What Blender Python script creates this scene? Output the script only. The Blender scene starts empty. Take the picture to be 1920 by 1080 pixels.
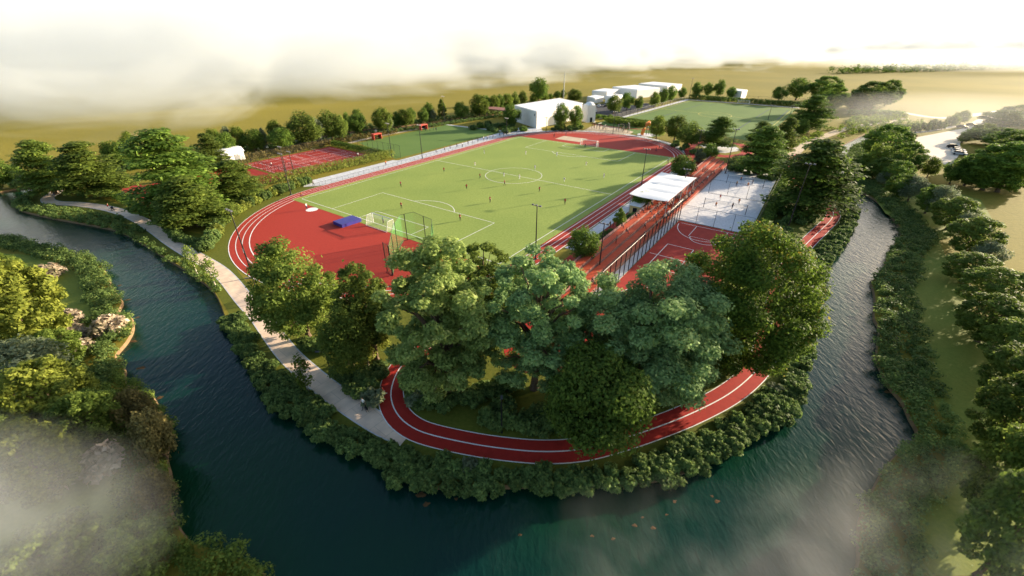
import bpy, math, random
import numpy as np
from mathutils import Vector, Matrix
from mathutils.geometry import delaunay_2d_cdt
R = math.radians
scene = bpy.context.scene
COL = scene.collection

# ------------------------------------------------------------------ camera, world, sun, exposure
CAM_H = 37.7
FPX = 794.0                      # focal length in pixels of a 1920 wide frame
TILT = math.atan2(464, 794)
cam_data = bpy.data.cameras.new('camera')
cam = bpy.data.objects.new('camera', cam_data); COL.objects.link(cam)
cam.location = (0, 0, CAM_H)
cam.rotation_euler = (math.pi / 2 - TILT, 0, 0)
cam_data.sensor_width = 36.0
cam_data.lens = 36.0 * FPX / 1920.0
cam_data.clip_start = 0.5
cam_data.clip_end = 60000
cam_data.dof.use_dof = True
cam_data.dof.focus_distance = 72
cam_data.dof.aperture_fstop = 0.075
scene.camera = cam

SUN_EL, SUN_AZ = 12.5, 25.5      # azimuth counted from +x towards +y
world = bpy.data.worlds.new('World'); scene.world = world
world.use_nodes = True
wn = world.node_tree.nodes; wl = world.node_tree.links
wn.clear()
sky = wn.new('ShaderNodeTexSky'); sky.sky_type = 'NISHITA'; sky.sun_disc = False
sky.sun_elevation = R(SUN_EL); sky.sun_rotation = R(90 - SUN_AZ)
sky.air_density = 1.0; sky.dust_density = 2.0; sky.ozone_density = 1.0
bg = wn.new('ShaderNodeBackground'); bg.inputs['Strength'].default_value = 0.105
wo = wn.new('ShaderNodeOutputWorld')
wl.new(sky.outputs[0], bg.inputs['Color']); wl.new(bg.outputs[0], wo.inputs['Surface'])
sd = bpy.data.lights.new('sun', 'SUN'); sd.energy = 5.0; sd.angle = R(0.6); sd.color = (1.0, 0.84, 0.62)
sun = bpy.data.objects.new('sun', sd); COL.objects.link(sun)
sdir = Vector((math.cos(R(SUN_EL)) * math.cos(R(SUN_AZ)), math.cos(R(SUN_EL)) * math.sin(R(SUN_AZ)), math.sin(R(SUN_EL))))
sun.rotation_euler = sdir.to_track_quat('Z', 'Y').to_euler()
sun.location = (200, 100, 120)
scene.view_settings.view_transform = 'Standard'
scene.view_settings.look = 'None'
scene.view_settings.exposure = 1.52
scene.view_settings.gamma = 1.0
scene.render.engine = 'CYCLES'
scene.cycles.max_bounces = 8
scene.cycles.transparent_max_bounces = 16
scene.cycles.volume_bounces = 5
scene.cycles.use_denoising = True

# ------------------------------------------------------------------ plan helpers
def gp(px, py, z=0.0):
    """point of the plan (height z) that was read off the survey view at px, py"""
    x = (px - 960) / FPX; y = -(py - 540) / FPX
    d = np.array([x, math.cos(TILT) + y * math.sin(TILT), -math.sin(TILT) + y * math.cos(TILT)])
    return d[:2] * ((z - CAM_H) / d[2])
def depth_of(p, z=0.0):
    return p[1] * math.cos(TILT) + (CAM_H - z) * math.sin(TILT)
def height_at(p, py):
    """height of a vertical standing at p whose top was read at row py"""
    k = (540 - py) / FPX; c, s = math.cos(TILT), math.sin(TILT)
    y = p[1]
    # (y*s - (H-z)*c) / (y*c + (H-z)*s) = k
    d = (y * s - k * y * c) / (c + k * s)
    return CAM_H - d
NL = gp(566, 373); FL_ = gp(975, 257)
UU = (FL_ - NL) / np.linalg.norm(FL_ - NL); VV = np.array([UU[1], -UU[0]])
UANG = math.atan2(UU[1], UU[0])
def P(u, v):
    return NL + UU * u + VV * v
def smooth(pts, n=8, closed=False):
    pts = [np.array(p, float) for p in pts]
    out = []
    N = len(pts)
    rng = range(N if closed else N - 1)
    for i in rng:
        if closed:
            p0, p1, p2, p3 = pts[(i - 1) % N], pts[i], pts[(i + 1) % N], pts[(i + 2) % N]
        else:
            p1, p2 = pts[i], pts[i + 1]
            p0 = pts[i - 1] if i else 2 * p1 - p2
            p3 = pts[i + 2] if i + 2 < N else 2 * p2 - p1
        for k in range(n):
            t = k / n
            out.append(0.5 * ((2 * p1) + (-p0 + p2) * t + (2 * p0 - 5 * p1 + 4 * p2 - p3) * t * t + (-p0 + 3 * p1 - 3 * p2 + p3) * t ** 3))
    if not closed: out.append(pts[-1])
    return out
def resample(pts, step):
    pts = np.array(pts); seg = np.linalg.norm(np.diff(pts, axis=0), axis=1)
    s = np.concatenate([[0], np.cumsum(seg)]); n = max(2, int(s[-1] / step) + 1)
    t = np.linspace(0, s[-1], n)
    return np.stack([np.interp(t, s, pts[:, 0]), np.interp(t, s, pts[:, 1])], 1)
def normals(pts):
    pts = np.array(pts); t = np.gradient(pts, axis=0)
    t /= np.maximum(np.linalg.norm(t, axis=1), 1e-9)[:, None]
    return np.stack([-t[:, 1], t[:, 0]], 1)
def inside(poly, pts):
    poly = np.array(poly); pts = np.atleast_2d(pts)
    x, y = pts[:, 0], pts[:, 1]; res = np.zeros(len(pts), bool)
    x0, y0 = poly[:, 0], poly[:, 1]; x1, y1 = np.roll(x0, -1), np.roll(y0, -1)
    for a, b, c, d in zip(x0, y0, x1, y1):
        if b == d: continue
        cond = ((b > y) != (d > y)) & (x < (c - a) * (y - b) / (d - b) + a)
        res ^= cond
    return res
def dist_poly(line, pts):
    line = np.array(line); pts = np.atleast_2d(pts); best = np.full(len(pts), 1e9)
    for a, b in zip(line[:-1], line[1:]):
        ab = b - a; t = np.clip(((pts - a) @ ab) / max(ab @ ab, 1e-9), 0, 1)
        best = np.minimum(best, np.linalg.norm(pts - (a + t[:, None] * ab), axis=1))
    return best

# ------------------------------------------------------------------ materials
def nodes_of(name):
    m = bpy.data.materials.new(name); m.use_nodes = True
    return m, m.node_tree.nodes, m.node_tree.links, m.node_tree.nodes['Principled BSDF']
def ramp(n, stops):
    r = n.new('ShaderNodeValToRGB'); e = r.color_ramp.elements
    while len(e) < len(stops): e.new(0.5)
    for el, (p, c) in zip(e, stops): el.position = p; el.color = (*c, 1)
    return r
def mat(name, c, rough=0.7, var=0.15, scale=1.0, c2=None, bump=0.0, bscale=None, metal=0.0, detail=6, spec=0.5):
    """plain surface with a noise mottling between two close colours, in world coordinates"""
    m, n, l, b = nodes_of(name)
    g = n.new('ShaderNodeNewGeometry')
    nz = n.new('ShaderNodeTexNoise'); nz.inputs['Scale'].default_value = scale; nz.inputs['Detail'].default_value = detail
    nz.inputs['Roughness'].default_value = 0.65
    l.new(g.outputs['Position'], nz.inputs['Vector'])
    ca = tuple(x * (1 - var) for x in c); cb = c2 if c2 else tuple(min(1, x * (1 + var)) for x in c)
    r = ramp(n, [(0.3, ca), (0.7, cb)]); l.new(nz.outputs['Fac'], r.inputs['Fac'])
    l.new(r.outputs['Color'], b.inputs['Base Color'])
    b.inputs['Roughness'].default_value = rough; b.inputs['Metallic'].default_value = metal
    b.inputs['Specular IOR Level'].default_value = spec if rough < 0.6 else 0.15
    if bump:
        z2 = n.new('ShaderNodeTexNoise'); z2.inputs['Scale'].default_value = bscale or scale * 4; z2.inputs['Detail'].default_value = 4
        l.new(g.outputs['Position'], z2.inputs['Vector'])
        bp = n.new('ShaderNodeBump'); bp.inputs['Strength'].default_value = bump; bp.inputs['Distance'].default_value = 0.1
        l.new(z2.outputs['Fac'], bp.inputs['Height']); l.new(bp.outputs['Normal'], b.inputs['Normal'])
    return m
def leaf_mat(name, c1, c2, trans=0.35, c3=None):
    m, n, l, b = nodes_of(name)
    at = n.new('ShaderNodeAttribute'); at.attribute_name = 'tone'
    oi = n.new('ShaderNodeObjectInfo')
    r = ramp(n, [(0.0, c1), (1.0, c2)] if c3 is None else [(0.0, c1), (0.82, c2), (1.0, c3)])
    l.new(at.outputs['Fac'], r.inputs['Fac'])
    hs = n.new('ShaderNodeHueSaturation')
    mr = n.new('ShaderNodeMapRange'); mr.inputs['To Min'].default_value = 0.75; mr.inputs['To Max'].default_value = 1.25
    l.new(oi.outputs['Random'], mr.inputs['Value']); l.new(mr.outputs[0], hs.inputs['Value']); l.new(r.outputs['Color'], hs.inputs['Color'])
    l.new(hs.outputs['Color'], b.inputs['Base Color'])
    b.inputs['Roughness'].default_value = 0.6; b.inputs['Specular IOR Level'].default_value = 0.08
    t = n.new('ShaderNodeBsdfTranslucent'); l.new(hs.outputs['Color'], t.inputs['Color'])
    mx = n.new('ShaderNodeMixShader'); mx.inputs[0].default_value = trans
    l.new(b.outputs[0], mx.inputs[1]); l.new(t.outputs[0], mx.inputs[2])
    l.new(mx.outputs[0], n['Material Output'].inputs['Surface'])
    return m
def mesh_mat(name, c, cover=0.3):
    """fine wire or string netting: the holes let light through"""
    m, n, l, b = nodes_of(name)
    b.inputs['Base Color'].default_value = (*c, 1); b.inputs['Roughness'].default_value = 0.6
    t = n.new('ShaderNodeBsdfTransparent'); mx = n.new('ShaderNodeMixShader'); mx.inputs[0].default_value = cover
    l.new(t.outputs[0], mx.inputs[1]); l.new(b.outputs[0], mx.inputs[2]); l.new(mx.outputs[0], n['Material Output'].inputs['Surface'])
    return m
M = {}
def ground_mat():
    m, n, l, b = nodes_of('meadow')
    g = n.new('ShaderNodeNewGeometry')
    n1 = n.new('ShaderNodeTexNoise'); n1.inputs['Scale'].default_value = 0.012; n1.inputs['Detail'].default_value = 5
    n2 = n.new('ShaderNodeTexNoise'); n2.inputs['Scale'].default_value = 0.9; n2.inputs['Detail'].default_value = 6; n2.inputs['Roughness'].default_value = 0.7
    for x in (n1, n2): l.new(g.outputs['Position'], x.inputs['Vector'])
    r1 = ramp(n, [(0.3, (0.190, 0.165, 0.026)), (0.7, (0.255, 0.210, 0.036))])
    r2 = ramp(n, [(0.3, (0.75, 0.78, 0.72)), (0.7, (1.1, 1.08, 1.0))])
    l.new(n1.outputs['Fac'], r1.inputs['Fac']); l.new(n2.outputs['Fac'], r2.inputs['Fac'])
    mx = n.new('ShaderNodeMix'); mx.data_type = 'RGBA'; mx.blend_type = 'MULTIPLY'; mx.inputs[0].default_value = 1.0
    l.new(r1.outputs['Color'], mx.inputs[6]); l.new(r2.outputs['Color'], mx.inputs[7])
    l.new(mx.outputs[2], b.inputs['Base Color']); b.inputs['Roughness'].default_value = 0.9; b.inputs['Specular IOR Level'].default_value = 0.1
    bp = n.new('ShaderNodeBump'); bp.inputs['Strength'].default_value = 0.5; bp.inputs['Distance'].default_value = 0.15
    l.new(n2.outputs['Fac'], bp.inputs['Height']); l.new(bp.outputs['Normal'], b.inputs['Normal'])
    return m
def turf_mat(name, ca, cb, stripes):
    m, n, l, b = nodes_of(name)
    g = n.new('ShaderNodeNewGeometry')
    n2 = n.new('ShaderNodeTexNoise'); n2.inputs['Scale'].default_value = 2.2; n2.inputs['Detail'].default_value = 6; n2.inputs['Roughness'].default_value = 0.75
    n3 = n.new('ShaderNodeTexNoise'); n3.inputs['Scale'].default_value = 0.06; n3.inputs['Detail'].default_value = 4
    for x in (n2, n3): l.new(g.outputs['Position'], x.inputs['Vector'])
    r2 = ramp(n, [(0.32, ca), (0.68, cb)]); l.new(n2.outputs['Fac'], r2.inputs['Fac'])
    r3 = ramp(n, [(0.3, (0.9, 0.93, 0.88)), (0.7, (1.08, 1.05, 1.02))]); l.new(n3.outputs['Fac'], r3.inputs['Fac'])
    mx = n.new('ShaderNodeMix'); mx.data_type = 'RGBA'; mx.blend_type = 'MULTIPLY'; mx.inputs[0].default_value = 1.0
    l.new(r2.outputs['Color'], mx.inputs[6]); l.new(r3.outputs['Color'], mx.inputs[7])
    l.new(mx.outputs[2], b.inputs['Base Color']); b.inputs['Roughness'].default_value = 0.85; b.inputs['Specular IOR Level'].default_value = 0.15
    bp = n.new('ShaderNodeBump'); bp.inputs['Strength'].default_value = 0.5; bp.inputs['Distance'].default_value = 0.08
    l.new(n2.outputs['Fac'], bp.inputs['Height']); l.new(bp.outputs['Normal'], b.inputs['Normal'])
    return m
def water_mat():
    m, n, l, b = nodes_of('river_water')
    g = n.new('ShaderNodeNewGeometry')
    mp = n.new('ShaderNodeMapping'); mp.inputs['Rotation'].default_value = (0, 0, R(25)); mp.inputs['Scale'].default_value = (1.7, 0.7, 1)
    l.new(g.outputs['Position'], mp.inputs['Vector'])
    n1 = n.new('ShaderNodeTexNoise'); n1.inputs['Scale'].default_value = 1.15; n1.inputs['Detail'].default_value = 6; n1.inputs['Distortion'].default_value = 0.4
    n2 = n.new('ShaderNodeTexNoise'); n2.inputs['Scale'].default_value = 0.03; n2.inputs['Detail'].default_value = 3
    l.new(mp.outputs[0], n1.inputs['Vector']); l.new(g.outputs['Position'], n2.inputs['Vector'])
    r = ramp(n, [(0.35, (0.002, 0.022, 0.020)), (0.65, (0.004, 0.034, 0.012))]); l.new(n2.outputs['Fac'], r.inputs['Fac'])
    l.new(r.outputs['Color'], b.inputs['Base Color'])
    b.inputs['Roughness'].default_value = 0.16; b.inputs['IOR'].default_value = 1.33; b.inputs['Specular IOR Level'].default_value = 0.42
    bp = n.new('ShaderNodeBump'); bp.inputs['Strength'].default_value = 0.24; bp.inputs['Distance'].default_value = 0.4
    l.new(n1.outputs['Fac'], bp.inputs['Height']); l.new(bp.outputs['Normal'], b.inputs['Normal'])
    return m
def paved_mat(name, c, joint, su, sv, ang):
    m, n, l, b = nodes_of(name)
    g = n.new('ShaderNodeNewGeometry'); mp = n.new('ShaderNodeMapping'); mp.inputs['Rotation'].default_value = (0, 0, -ang)
    l.new(g.outputs['Position'], mp.inputs['Vector'])
    br = n.new('ShaderNodeTexBrick'); br.inputs['Scale'].default_value = 1.0; br.inputs['Brick Width'].default_value = su; br.inputs['Row Height'].default_value = sv
    br.inputs['Mortar Size'].default_value = 0.03
    br.inputs['Color1'].default_value = (*c, 1); br.inputs['Color2'].default_value = (*[x * 0.9 for x in c], 1); br.inputs['Mortar'].default_value = (*joint, 1)
    l.new(mp.outputs[0], br.inputs['Vector'])
    nz = n.new('ShaderNodeTexNoise'); nz.inputs['Scale'].default_value = 0.7; nz.inputs['Detail'].default_value = 7; l.new(g.outputs['Position'], nz.inputs['Vector'])
    r = ramp(n, [(0.3, (0.8, 0.8, 0.82)), (0.7, (1.08, 1.07, 1.05))]); l.new(nz.outputs['Fac'], r.inputs['Fac'])
    mx = n.new('ShaderNodeMix'); mx.data_type = 'RGBA'; mx.blend_type = 'MULTIPLY'; mx.inputs[0].default_value = 1.0
    l.new(br.outputs['Color'], mx.inputs[6]); l.new(r.outputs['Color'], mx.inputs[7]); l.new(mx.outputs[2], b.inputs['Base Color'])
    b.inputs['Roughness'].default_value = 0.8
    return m
M['ground'] = ground_mat()
M['turf'] = turf_mat('pitch_turf', (0.17, 0.235, 0.045), (0.29, 0.355, 0.095), 0)
M['turf2'] = turf_mat('green_turf', (0.085, 0.15, 0.035), (0.13, 0.21, 0.05), 0)
M['turf3'] = turf_mat('bank_grass', (0.13, 0.17, 0.025), (0.21, 0.235, 0.04), 0)
M['grass'] = turf_mat('lawn', (0.080, 0.100, 0.012), (0.140, 0.145, 0.022), 0)
M['water'] = water_mat()
M['track'] = mat('running_track', (0.36, 0.040, 0.026), 0.75, 0.12, 2.5, bump=0.2, bscale=14)
M['redpath'] = mat('red_path_surface', (0.35, 0.026, 0.018), 0.75, 0.12, 1.5, bump=0.2, bscale=14)
M['court'] = mat('red_court_surface', (0.35, 0.038, 0.028), 0.8, 0.15, 0.7)
M['white'] = mat('white_line_paint', (0.78, 0.77, 0.74), 0.6, 0.06, 3)
M['yellow'] = mat('yellow_line_paint', (0.62, 0.52, 0.12), 0.6, 0.06, 3)
M['navy'] = mat('navy_line_paint', (0.03, 0.04, 0.09), 0.6, 0.06, 3)
M['concrete'] = paved_mat('pale_paving', (0.62, 0.63, 0.66), (0.45, 0.46, 0.48), 1.2, 1.2, UANG)
M['path'] = paved_mat('beige_path_slabs', (0.82, 0.62, 0.46), (0.56, 0.43, 0.32), 3.0, 2.2, 0.9)
M['sand'] = mat('white_sand', (0.64, 0.63, 0.64), 0.95, 0.16, 1.6, bump=1.0, bscale=1.3)
M['gravel'] = mat('beige_gravel', (0.52, 0.42, 0.30), 0.9, 0.15, 0.8)
M['carpark'] = mat('pale_gravel_yard', (0.72, 0.62, 0.50), 0.9, 0.1, 0.3)
M['asphalt'] = mat('asphalt', (0.06, 0.06, 0.065), 0.9, 0.2, 1.0)
M['bark'] = mat('bark', (0.13, 0.09, 0.06), 0.9, 0.35, 4, bump=0.6, bscale=12)
M['palebark'] = mat('pale_bark', (0.45, 0.40, 0.33), 0.85, 0.25, 5)
M['dark'] = mat('dark_metal', (0.02, 0.021, 0.023), 0.45, 0.2, 4, metal=0.3)
M['steel'] = mat('galvanised_steel', (0.45, 0.46, 0.47), 0.4, 0.1, 4, metal=0.7)
M['lamp'] = mat('lamp_housing', (0.10, 0.10, 0.11), 0.35, 0.1, 4)
M['render'] = mat('white_render', (0.74, 0.71, 0.67), 0.85, 0.06, 0.6)
M['roofw'] = mat('white_roof_membrane', (0.80, 0.80, 0.80), 0.7, 0.04, 0.5)
M['block'] = mat('white_block', (0.76, 0.74, 0.72), 0.8, 0.05, 0.4)
M['fabric'] = mat('white_membrane', (0.82, 0.82, 0.82), 0.55, 0.04, 0.8)
M['seatred'] = mat('orange_red_tier', (0.46, 0.075, 0.032), 0.7, 0.12, 1.5)
M['tierside'] = mat('grey_riser', (0.26, 0.13, 0.11), 0.8, 0.12, 2)
M['ochre'] = mat('ochre_wall', (0.62, 0.44, 0.20), 0.8, 0.1, 1)
M['matblue'] = mat('blue_vinyl', (0.035, 0.03, 0.22), 0.45, 0.1, 2)
M['redpaint'] = mat('red_paint', (0.50, 0.045, 0.02), 0.5, 0.08, 3)
M['orange'] = mat('orange_plastic', (0.70, 0.20, 0.02), 0.4, 0.08, 3)
M['glass'] = mat('dark_glass', (0.015, 0.018, 0.022), 0.08, 0.1, 2)
M['rubber'] = mat('rubber', (0.015, 0.015, 0.015), 0.8, 0.1, 8)
M['wire'] = mesh_mat('wire_mesh', (0.02, 0.022, 0.022), 0.17)
M['wirelight'] = mesh_mat('thin_wire_mesh', (0.05, 0.05, 0.045), 0.06)
M['gnet'] = mesh_mat('green_netting', (0.05, 0.36, 0.10), 0.20)
M['wnet'] = mesh_mat('white_netting', (0.85, 0.85, 0.83), 0.15)
M['silt'] = mat('sandy_bank', (0.20, 0.13, 0.07), 0.95, 0.25, 1.2)
M['shoal'] = mat('orange_sand', (0.10, 0.055, 0.022), 0.9, 0.3, 3, bump=0.6, bscale=8)
CARS = [mat('car_paint_' + w, c, 0.25, 0.02, 1, metal=0.0) for w, c in (('white', (0.75, 0.75, 0.74)), ('silver', (0.4, 0.42, 0.44)), ('black', (0.015, 0.016, 0.02)), ('red', (0.28, 0.02, 0.02)))]
L_DARK = leaf_mat('leaf_dark', (0.042, 0.088, 0.018), (0.230, 0.340, 0.058), 0.5)
L_CEDAR = leaf_mat('leaf_cedar', (0.042, 0.080, 0.018), (0.260, 0.340, 0.062), 0.5)
L_MID = leaf_mat('leaf_mid', (0.050, 0.090, 0.015), (0.240, 0.310, 0.050), 0.5)
L_OLIVE = leaf_mat('leaf_olive', (0.044, 0.086, 0.014), (0.255, 0.330, 0.065), 0.5)
L_MAPLE = leaf_mat('leaf_maple', (0.085, 0.150, 0.036), (0.400, 0.500, 0.150), 0.5, (0.58, 0.58, 0.22))
L_BLUE = leaf_mat('leaf_bluegreen', (0.070, 0.140, 0.055), (0.330, 0.470, 0.180), 0.5, (0.50, 0.56, 0.22))
L_DOME = leaf_mat('leaf_dome', (0.030, 0.068, 0.010), (0.165, 0.250, 0.036), 0.5, (0.30, 0.19, 0.04))
L_PALE = leaf_mat('leaf_pale', (0.094, 0.127, 0.065), (0.289, 0.330, 0.186), 0.45)
L_YELL = leaf_mat('leaf_yellow', (0.085, 0.115, 0.018), (0.300, 0.330, 0.055), 0.45)
L_SHRUB = leaf_mat('leaf_shrub', (0.034, 0.074, 0.022), (0.200, 0.285, 0.080), 0.48, (0.36, 0.38, 0.10))
L_HEDGE = leaf_mat('leaf_hedge', (0.120, 0.165, 0.025), (0.360, 0.400, 0.090), 0.5)
L_PINK = leaf_mat('blossom_pink', (0.100, 0.110, 0.045), (0.525, 0.413, 0.304), 0.35, (0.775, 0.625, 0.495))
L_BROWN = leaf_mat('leaf_brown', (0.060, 0.055, 0.018), (0.280, 0.228, 0.079), 0.3)

# ------------------------------------------------------------------ mesh building
class MB:
    def __init__(s): s.v = []; s.f = []; s.m = []
    def add(s, vs, fs, mi=0):
        o = len(s.v); s.v += [tuple(map(float, x)) for x in vs]; s.f += [tuple(i + o for i in f) for f in fs]; s.m += [mi] * len(fs)
    def box(s, c, d, rz=0.0, mi=0, taper=1.0):
        ca, sa = math.cos(rz), math.sin(rz); vs = []
        for z in (-1, 1):
            k = taper if z > 0 else 1
            for x, y in ((-1, -1), (1, -1), (1, 1), (-1, 1)):
                X, Y = x * d[0] / 2 * k, y * d[1] / 2 * k
                vs.append((c[0] + X * ca - Y * sa, c[1] + X * sa + Y * ca, c[2] + z * d[2] / 2))
        s.add(vs, [(3, 2, 1, 0), (4, 5, 6, 7), (0, 1, 5, 4), (1, 2, 6, 5), (2, 3, 7, 6), (3, 0, 4, 7)], mi); return s
    def tube(s, pts, rad, n=6, mi=0):
        pts = [np.array(p, float) for p in pts]
        if not hasattr(rad, '__len__'): rad = [rad] * len(pts)
        rings = []
        for i, p in enumerate(pts):
            t = pts[min(i + 1, len(pts) - 1)] - pts[max(i - 1, 0)]; t = t / max(np.linalg.norm(t), 1e-9)
            a = np.cross(t, [0, 0, 1.0]) if abs(t[2]) < 0.9 else np.cross(t, [1.0, 0, 0]); a /= np.linalg.norm(a); b = np.cross(t, a)
            rings.append([p + rad[i] * (a * math.cos(2 * math.pi * k / n) + b * math.sin(2 * math.pi * k / n)) for k in range(n)])
        vs = [q for r in rings for q in r]; fs = []
        for i in range(len(pts) - 1):
            for k in range(n):
                fs.append((i * n + k, i * n + (k + 1) % n, (i + 1) * n + (k + 1) % n, (i + 1) * n + k))
        fs.append(tuple(range(n))[::-1]); fs.append(tuple((len(pts) - 1) * n + k for k in range(n)))
        s.add(vs, fs, mi); return s
    def poly(s, pts, z, mi=0):
        s.add([(p[0], p[1], z) for p in pts], [tuple(range(len(pts)))], mi); return s
    def prism(s, pts, z0, z1, mi=0):
        n = len(pts); vs = [(p[0], p[1], z0) for p in pts] + [(p[0], p[1], z1) for p in pts]
        fs = [tuple(range(n))[::-1], tuple(range(n, 2 * n))] + [(k, (k + 1) % n, n + (k + 1) % n, n + k) for k in range(n)]
        s.add(vs, fs, mi); return s
    def quad(s, a, b, c, d, mi=0): s.add([a, b, c, d], [(0, 1, 2, 3)], mi); return s
    def ball(s, c, r, nu=10, nv=6, mi=0):
        if not hasattr(r, '__len__'): r = (r, r, r)
        vs = [(c[0], c[1], c[2] - r[2])]
        for j in range(1, nv):
            t = -math.pi / 2 + math.pi * j / nv
            for i in range(nu):
                a = 2 * math.pi * i / nu; vs.append((c[0] + r[0] * math.cos(t) * math.cos(a), c[1] + r[1] * math.cos(t) * math.sin(a), c[2] + r[2] * math.sin(t)))
        vs.append((c[0], c[1], c[2] + r[2])); fs = []
        for i in range(nu): fs.append((0, 1 + (i + 1) % nu, 1 + i))
        for j in range(nv - 2):
            for i in range(nu):
                a = 1 + j * nu; fs.append((a + i, a + (i + 1) % nu, a + nu + (i + 1) % nu, a + nu + i))
        t = len(vs) - 1; a = 1 + (nv - 2) * nu
        for i in range(nu): fs.append((a + i, a + (i + 1) % nu, t))
        s.add(vs, fs, mi); return s
    def ribbon(s, pts, w, z, mi=0, off=0.0, closed=False):
        pts = np.array(pts)
        if closed: pts = np.vstack([pts, pts[:1]])
        nn = normals(pts)
        if closed: nn[0] = nn[-1] = (nn[0] + nn[-1]) / np.linalg.norm(nn[0] + nn[-1])
        a = pts + nn * (off + w / 2); b = pts + nn * (off - w / 2); n = len(pts)
        vs = [(p[0], p[1], z) for p in a] + [(p[0], p[1], z) for p in b]
        s.add(vs, [(n + i, n + i + 1, i + 1, i) for i in range(n - 1)], mi); return s
    def build(s, name, mats, parent=None, smooth=False):
        me = bpy.data.meshes.new(name); me.from_pydata(s.v, [], s.f)
        for m in (mats if isinstance(mats, (list, tuple)) else [mats]): me.materials.append(m)
        me.polygons.foreach_set('material_index', s.m)
        if smooth: me.polygons.foreach_set('use_smooth', [True] * len(s.f))
        me.update()
        return link(name, me, parent)
def link(name, me, parent=None):
    o = bpy.data.objects.new(name, me); COL.objects.link(o)
    if parent is not None: o.parent = parent
    return o
def tag(o, label=None, cat=None, group=None, kind=None):
    if label: o['label'] = label
    if cat: o['category'] = cat
    if group: o['group'] = group
    if kind: o['kind'] = kind
    return o
def thing(name, label, cat, loc=(0, 0, 0), rz=0.0, group=None):
    o = bpy.data.objects.new(name, None); COL.objects.link(o); o.empty_display_size = 0.5
    o.location = (loc[0], loc[1], loc[2] if len(loc) > 2 else 0.0); o.rotation_euler = (0, 0, rz)
    return tag(o, label, cat, group)
def struct(name, mb, m, label=None, cat=None):
    o = mb.build(name, m); o['kind'] = 'structure'
    o['label'] = label or name.replace('_', ' '); o['category'] = cat or name.split('_')[-1]
    return o
def kids(o): return [c for c in o.children]
def dup(root, loc=None, rz=None, scale=None, label=None, group=None, mats=None):
    r = root.copy(); COL.objects.link(r)
    for ch in root.children:
        c = ch.copy(); COL.objects.link(c); c.parent = r
        for gc in ch.children:
            d = gc.copy(); COL.objects.link(d); d.parent = c
    if loc is not None: r.location = (loc[0], loc[1], loc[2] if len(loc) > 2 else 0.0)
    if rz is not None: r.rotation_euler = (0, 0, rz)
    if scale is not None: r.scale = scale
    if label: r['label'] = label
    if group: r['group'] = group
    return r
# ================================================================== THE SETTING
INNER_PX = [(1655, 238), (1630, 247), (1600, 261), (1577, 274), (1560, 300), (1558, 340), (1575, 368), (1598, 395), (1592, 420), (1566, 465), (1536, 505), (1518, 560), (1510, 640), (1496, 693), (1486, 735), (1472, 772), (1440, 790), (1380, 824), (1320, 858), (1262, 890), (1180, 902), (1053, 906), (973, 909), (873, 911), (800, 908), (757, 895), (733, 872), (702, 850), (642, 821), (592, 795), (540, 765), (520, 745), (495, 710), (472, 675), (452, 636), (427, 603), (402, 547), (358, 512), (303, 478), (235, 437), (183, 423), (100, 408), (40, 393), (32, 380), (50, 368), (95, 352), (160, 333), (213, 322), (300, 303), (420, 280), (495, 278), (555, 267), (615, 261), (655, 255), (690, 249), (740, 245), (790, 238), (865, 227), (940, 216), (985, 205)]
OUT_LEFT_PX = [(985, 203), (940, 213), (865, 221), (790, 231), (740, 238), (690, 242), (615, 253), (555, 260), (495, 270), (430, 275), (330, 290), (243, 311), (200, 322), (110, 344), (40, 352), (0, 359)]
BANK_L_PX = [(0, 446), (33, 450), (100, 468), (157, 480), (187, 497), (203, 520), (206, 535), (222, 555), (228, 568), (218, 590), (243, 592), (248, 615), (236, 640), (215, 668), (232, 690), (232, 715), (262, 732), (283, 740), (305, 780), (318, 815), (310, 853), (318, 893), (315, 947), (347, 1007), (400, 1030), (467, 1055), (497, 1080)]
BANK_R_PX = [(1600, 1080), (1612, 1053), (1612, 1003), (1620, 960), (1656, 885), (1682, 853), (1700, 838), (1722, 813), (1708, 783), (1694, 753), (1668, 722), (1655, 695), (1645, 672), (1648, 640), (1650, 615), (1640, 595), (1642, 565), (1638, 540), (1634, 530), (1646, 515), (1660, 495), (1668, 470), (1690, 440), (1680, 415), (1645, 376), (1608, 352), (1590, 320), (1590, 292), (1600, 276), (1632, 261), (1660, 243)]
inner = smooth([gp(*p) for p in INNER_PX], 4)
out_l = smooth([gp(*p) for p in OUT_LEFT_PX], 4)
bank_l = smooth([gp(*p) for p in BANK_L_PX], 4)
bank_r = smooth([gp(*p) for p in BANK_R_PX], 4)
far_l = [np.array(p) for p in ((-210, 122), (-400, 150), (-420, 110), (-215, 92))]
near_b = [np.array(p) for p in ((-20, 12), (-16, 2), (-4, -10), (14, -12), (26, -4), (28, 10))]
river = inner + out_l + far_l + bank_l + near_b + bank_r
river = [Vector((float(p[0]), float(p[1]))) for p in river]
big = [Vector((-9000, -600)), Vector((9000, -600)), Vector((9000, 16000)), Vector((-9000, 16000))]
mid = [Vector((-500, -60)), Vector((700, -60)), Vector((700, 900)), Vector((-500, 900))]
vs = river + big + mid
nr = len(river)
ed = [(i, (i + 1) % nr) for i in range(nr)] + [(nr + i, nr + (i + 1) % 4) for i in range(4)] + [(nr + 4 + i, nr + 4 + (i + 1) % 4) for i in range(4)]
cv, ce, cf, ov, oe, of = delaunay_2d_cdt(vs, ed, [], 0, 1e-4)
cen = np.array([[sum(cv[i].x for i in f) / len(f), sum(cv[i].y for i in f) / len(f)] for f in cf])
inr = inside([(p.x, p.y) for p in river], cen)
gm = MB()
gm.add([(p.x, p.y, 0.0) for p in cv], [tuple(f) for f, k in zip(cf, inr) if not k])
rp = np.array([(p.x, p.y) for p in river])
nrm = normals(np.vstack([rp, rp[:1]]))[:-1]
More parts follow.
